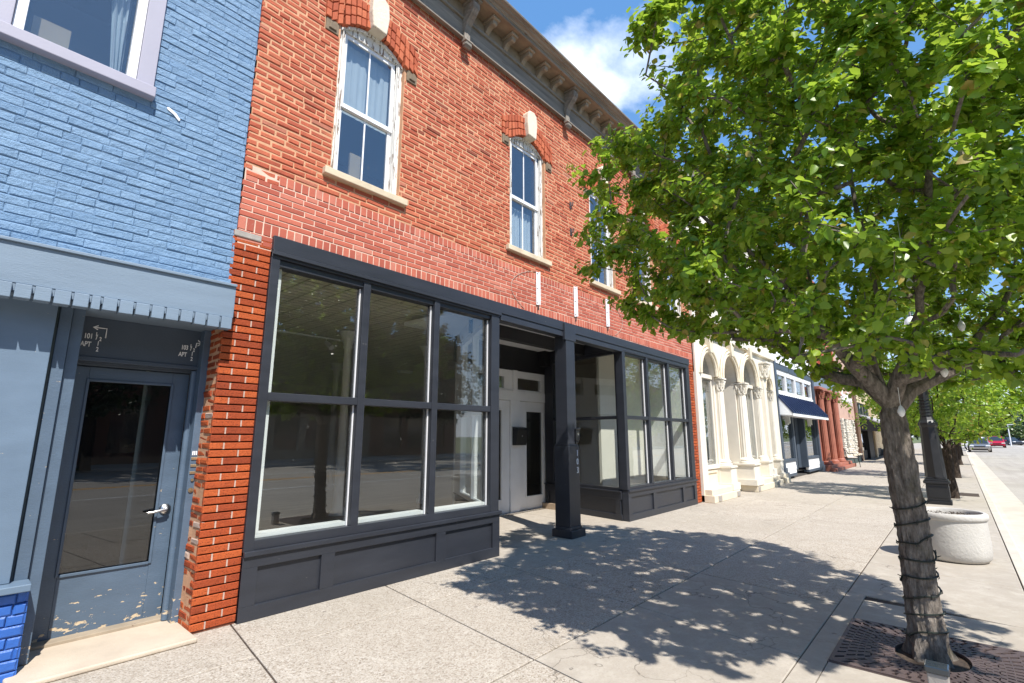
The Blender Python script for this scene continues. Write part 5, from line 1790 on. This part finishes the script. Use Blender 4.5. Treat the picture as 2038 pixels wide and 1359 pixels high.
simple_tree('pear_tree', 'second street tree, half hidden behind the near trunk and the lamp post', (17.2, -4.45, 0), 5.9, 2.15, 1.5, 520, 18000, .085, 'leaf', group='pear trees along the kerb', trunk_r=.1, seed=2)
simple_tree('pear_tree', 'third street tree, yellow green crown low over the kerb', (25.5, -4.5, 0), 6.0, 2.2, 1.5, 320, 9000, .12, 'leaf_yellow', group='pear trees along the kerb', trunk_r=.11, seed=3)
simple_tree('pear_tree', 'fourth street tree, bright green and farther along the kerb', (37, -4.6, 0), 6.2, 2.3, 1.5, 260, 6500, .15, 'leaf_yellow', group='pear trees along the kerb', trunk_r=.12, seed=4)
simple_tree('pear_tree', 'fifth street tree, small in the distance by the parked silver car', (54, -4.7, 0), 6.4, 2.4, 1.4, 220, 5000, .2, 'leaf', group='pear trees along the kerb', trunk_r=.12, seed=5)
FAR = [
    ('broad_tree', 'broad olive green tree rounding up at the far end of the road', (172, -13.2, 0), 8.6, 7.2, 1.5, 420, 9000, .5, 'leaf_far', 7),
    ('broad_tree', 'dark green tree at the right edge beyond the parked cars', (150, -17.5, 0), 6.8, 5.2, .8, 300, 6500, .45, 'leaf_dark', 8),
    ('broad_tree', 'fresh green tree far down the road left of the broad olive tree', (205, -6.5, 0), 8.2, 6.4, 1.2, 320, 6500, .6, 'leaf', 9),
    ('broad_tree', 'dense green tree closing the end of the row of shops', (150, .5, 0), 9.5, 5.5, 1.2, 300, 6500, .5, 'leaf_far', 10),
    ('broad_tree', 'low leafy tree to the right of the red car', (138, -13.5, 0), 4.2, 3.6, .4, 200, 4500, .35, 'leaf_far', 11),
    ('broad_tree', 'mid green tree at the right edge, behind the dark one', (190, -26, 0), 9.5, 8., 1., 300, 6500, .6, 'leaf_far', 12),
]
for (n, l, loc, h, r, zb, nt, lv, sz, mt, sd) in FAR:
    simple_tree(n, l, loc, h, r, zb, nt, lv, sz, mt, trunk_r=.28, seed=sd)
simple_tree('pine_tree', 'dark flat topped evergreen rising behind the broad olive tree', (215, -17.5, 0), 11.6, 4.2, 8.2, 160, 3500, .5, 'leaf_dark', trunk_r=.3, seed=13, shape=[(0, .6), (.3, 1.), (.55, .5), (.7, .9), (1., .25)])

# ------------------------------------------------------------------ cars far down the road
def car(label, loc, paint_mat, kind='sedan', L=4.7, W=1.82, H=1.45, rot=0.):
    T = thing('parked_car' if kind != 'moving' else 'car', label, 'car', loc, rotz=rot)
    def bld(mb, n, mat, par=None, **k): return mb.build(n, mat, par or T, raw=True, **k)
    suv = kind == 'suv'
    f = -L / 2
    gz = .24 if suv else .17
    belt = .98 if suv else .86
    b = MB()
    hood = belt - .02
    prof = [(f + .1, gz), (f, gz + .14), (f - .02, .52), (f + .06, .7), (f + .35, hood - .07), (f + 1.25, hood), (L / 2 - .55, belt + .02), (L / 2 - .06, belt - .08), (L / 2, .6), (L / 2 - .02, gz + .1), (L / 2 - .12, gz)]
    # body with rounded plan: three slices narrowing to the ends
    ys = [(-W / 2, .0), (-W / 2 + .12, 1.), (W / 2 - .12, 1.), (W / 2, .0)]
    b.prism([(x, z) for x, z in prof], 'y', -W / 2, W / 2)
    for i, v in enumerate(b.v):
        x, y, z = v
        k = 1 - .1 * max(0, abs(x) / (L / 2) - .6) / .4
        k *= 1 - .06 * max(0, (z - .6)) / .4
        b.v[i] = (x, y * k, z)
    body = bld(b, 'body', paint_mat, bevel=.07, seg=3)
    c = MB()
    x0, x1, x2, x3 = f + 1.15, f + 1.95, (L / 2 - .55 if suv else L / 2 - 1.15), (L / 2 - .12 if suv else L / 2 - .5)
    w0, w1 = W * .47, W * .385
    zz = belt - .04
    vs = [(x0, -w0, zz), (x0, w0, zz), (x3, w0, zz), (x3, -w0, zz), (x1, -w1, H), (x1, w1, H), (x2, w1, H), (x2, -w1, H)]
    c.add(vs, [(0, 1, 5, 4), (1, 2, 6, 5), (2, 3, 7, 6), (3, 0, 4, 7), (4, 5, 6, 7)])
    bld(c, 'roof', paint_mat, bevel=.05, seg=2)
    def lerp(a, q, t): return tuple(a[i] + (q[i] - a[i]) * t for i in range(3))
    def facepanel(q, off, name):
        a, bb, cc, d = [Vector(vs[i]) for i in q]
        cen = (a + bb + cc + d) / 4
        n = (bb - a).cross(d - a).normalized()
        if n.dot(cen - Vector((0, 0, .9))) < 0: n = -n
        pts = [cen + (p - cen) * .86 for p in (a, bb, cc, d)]
        m = MB(); m.add([tuple(p + n * off) for p in pts] + [tuple(p - n * .02) for p in pts], [(0, 1, 2, 3), (0, 1, 5, 4), (1, 2, 6, 5), (2, 3, 7, 6), (3, 0, 4, 7)])
        bld(m, name, 'car_glass')
    facepanel((0, 1, 5, 4), .012, 'windscreen'); facepanel((1, 2, 6, 5), .012, 'side_window'); facepanel((3, 0, 4, 7), .012, 'side_window'); facepanel((2, 3, 7, 6), .012, 'rear_window')
    for s in (-1, 1):
        h = MB(); h.box(f - .03, f + .2, s * W * .36 - .2, s * W * .36 + .2, .6, .72); bld(h, 'headlight', 'lens', bevel=.04)
        m = MB(); m.box(f + 1.3, f + 1.45, s * (W / 2 + .08) - .09, s * (W / 2 + .08) + .09, belt, belt + .14); bld(m, 'mirror', paint_mat, bevel=.03)
        for x in (f + .85, L / 2 - .9):
            t = MB(); r = .33 if not suv else .36
            t.lathe([(r * .62, -.1), (r * .95, -.11), (r, -.07), (r, .07), (r * .95, .11), (r * .62, .1)], (0, 0, 0), 20)
            t.v = [(x + a, s * (W / 2 - .1) + cc, r + bb) for a, bb, cc in t.v]
            to = bld(t, 'wheel', 'tyre', smooth=True)
            t = MB(); t.lathe([(r * .6, -.09), (r * .62, .09), (r * .3, .11)], (0, 0, 0), 14)
            t.v = [(x + a, s * (W / 2 - .1) + s * cc, r + bb) for a, bb, cc in t.v]
            bld(t, 'rim', 'steel', to, smooth=True)
    g = MB(); g.box(f - .035, f + .05, -.42, .42, .52, .64); g.box(f - .03, f + .1, -.62, .62, .24, .36)
    bld(g, 'grille', 'black_plastic', bevel=.02)
    return T
ZR = -.133
car('silver saloon parked facing us at the kerb, in front of the white van', (75, -6.25, ZR), 'car_silver')
car('white high roofed car parked behind the silver saloon', (87, -6.1, ZR), 'car_white', 'suv', 4.9, 1.95, 1.95)
car('red car driving towards us in the middle of the road', (103, -8.7, ZR), 'car_red', 'suv', 4.7, 1.9, 1.65)
car('small white car behind the red one', (116, -8.1, ZR), 'car_white', 'sedan')
car('dark car parked off the road under the trees, beside a pale one', (131, -11.6, ZR), 'car_dark', 'sedan', rot=.5)
car('pale car parked off the road under the trees', (137, -13.2, ZR), 'car_silver', 'sedan', rot=.5)
pl = MB(); pl.tube([(120, -11.2, -.2), (120, -11.2, 3.4)], [.09, .07], 10); pl.box(119.8, 120.2, -11.9, -11.0, 3.4, 3.5)
po = pl.build('light_pole', 'white', None, (120, -11.2, -.2))
tag(po, 'thin white pole standing by the far parked cars', 'pole')

# ------------------------------------------------------------------ the other side of the street (seen in the glass)
def opposite():
    specs = [(-30, -14, 9.5, 'opp_brick'), (-14, -2, 8.0, 'opp_tan'), (-2, 9, 9.0, 'opp_brick'), (9, 22, 8.2, 'opp_tan'), (22, 31, 9.4, 'opp_brick'), (50, 66, 7.0, 'opp_tan'), (66, 90, 8.5, 'opp_brick')]
    labels = ['brown brick block across the street, behind the camera', 'low tan block across the street', 'brown brick block opposite the apartment door', 'tan block opposite the brick shop', 'tall brown brick block opposite the white doors', 'tan block across the street past the gap', 'long brown brick block far across the street']
    for (a, b, h, m), l in zip(specs, labels):
        B = thing('street_block', l, 'building', ((a + b) / 2, -29.5, 0), group='blocks across the street')
        w = MB(); hs = []
        n = int((b - a) / 2.6)
        for i in range(n):
            x = a + 1 + (b - a - 2) * (i + .2) / n
            hs.append((x, x + 1.1, 4.8, 6.8))
            hs.append((x - .2, x + 1.5, .6, 3.2))
        ob = MB()
        slab_holes(ob, a, b, 0, h, -.3, 0, hs)
        ob.v = [(x, -29.5 - y - .3, z) for x, y, z in ob.v]
        ob.box(a, b, -42, -41.8, 0, h); ob.box(a, a + .2, -41.8, -29.8, 0, h); ob.box(b - .2, b, -41.8, -29.8, 0, h); ob.box(a - .1, b + .1, -42, -29.2, h, h + .4)
        ob.build('wall', m, B)
        g = MB()
        for q in hs: g.box(q[0], q[1], -29.72, -29.7, q[2], q[3])
        g.build('window_glass', 'car_glass', B, split=True)
opposite()
simple_tree('broad_tree', 'tall leafy tree across the street, mirrored in the upstairs panes', (15.5, -24.8, 0), 15.5, 4.6, 3.5, 300, 7500, .3, 'leaf_dark', trunk_r=.26, seed=21)
simple_tree('broad_tree', 'round leafy tree across the street, mirrored in the shop glass', (25, -25.4, 0), 10.5, 3.6, 2.6, 260, 6000, .25, 'leaf_dark', trunk_r=.22, seed=22)
simple_tree('broad_tree', 'spreading tree across the street, opposite the white doors', (40, -27, 0), 9, 4.2, 2.4, 260, 6000, .3, 'leaf_far', trunk_r=.22, seed=23)
simple_tree('broad_tree', 'dark tree across the street, opposite the apartment door', (4.5, -24.9, 0), 9.5, 3.4, 2.6, 260, 6000, .25, 'leaf_dark', trunk_r=.22, seed=24)

# ------------------------------------------------------------------ sky, sun, camera
EL = math.atan2(1.45, math.hypot(.4, 1.)); AZ = math.atan2(-.4, -1.)
w = bpy.data.worlds.new('World'); scene.world = w; w.use_nodes = True
t = NT(w.node_tree)
sky = t.n('ShaderNodeTexSky', sky_type='NISHITA', sun_disc=False, sun_elevation=EL, sun_rotation=AZ % (2 * PI), air_density=1.15, dust_density=.5, ozone_density=2.6, altitude=200.).outputs[0]
gen = t.n('ShaderNodeTexCoord').outputs['Generated']
sp = t.n('ShaderNodeSeparateXYZ', {'Vector': gen})
zz = t.math('ADD', t.math('MAXIMUM', sp.outputs[2], 0.), .12)
cv = t.n('ShaderNodeCombineXYZ', {0: t.math('DIVIDE', sp.outputs[0], zz), 1: t.math('DIVIDE', sp.outputs[1], zz), 2: 0.}).outputs[0]
n1 = t.n('ShaderNodeTexNoise', {'Vector': cv, 'Scale': 1.25, 'Detail': 8, 'Roughness': .55, 'Distortion': .25}).outputs[0]
def blob(d, k):
    dd = t.n('ShaderNodeVectorMath', {0: gen, 1: d}, operation='DISTANCE').outputs['Value']
    return t.ramp(dd, [(0., k), (.12, k * .75), (.26, 0.)])
bl = t.math('ADD', n1, t.math('ADD', blob((.70, .325, .636), .22), 0.))
cm = t.ramp(bl, [(.68, 0.), (.8, .9)])
hz_ = t.ramp(sp.outputs[2], [(0., .55), (.22, 0.)])
sky = t.mix(.6, sky, (.7, 2.1, 4.7))
skyc = t.mix(t.math('MAXIMUM', cm, hz_), sky, (8.2, 8.6, 9.2))
bg = t.n('ShaderNodeBackground', {'Color': skyc, 'Strength': .135}).outputs[0]
t.n('ShaderNodeOutputWorld', {'Surface': bg})

sl = bpy.data.lights.new('sun', 'SUN'); sl.energy = 5.0; sl.angle = math.radians(.55); sl.color = (1., .955, .88)
so = bpy.data.objects.new('sun', sl); COL.objects.link(so)
so.location = (-10, -20, 30)
so.rotation_euler = Vector((.4, 1., -1.45)).to_track_quat('-Z', 'Y').to_euler()

cam = bpy.data.cameras.new('camera'); co = bpy.data.objects.new('camera', cam); COL.objects.link(co)
yaw, pitch = math.radians(48.4065), math.radians(10.816)
f = Vector((math.sin(yaw) * math.cos(pitch), math.cos(yaw) * math.cos(pitch), math.sin(pitch)))
r = Vector((math.cos(yaw), -math.sin(yaw), 0)); u = r.cross(f)
co.matrix_world = Matrix(((r.x, u.x, -f.x, 0.), (r.y, u.y, -f.y, -4.7408), (r.z, u.z, -f.z, 1.55), (0, 0, 0, 1)))
cam.sensor_width = 36; cam.sensor_fit = 'HORIZONTAL'; cam.lens = 983.85 / 2038 * 36
cam.clip_start = .05; cam.clip_end = 3000
scene.camera = co
vs_ = scene.view_settings
vs_.view_transform = 'Standard'; vs_.look = 'None'; vs_.exposure = .6; vs_.gamma = 1.
cy = scene.cycles
cy.use_denoising = True
cy.max_bounces = 8; cy.diffuse_bounces = 6; cy.glossy_bounces = 4; cy.transmission_bounces = 6; cy.transparent_max_bounces = 24
cy.caustics_reflective = False; cy.caustics_refractive = False
cy.sample_clamp_indirect = 6.
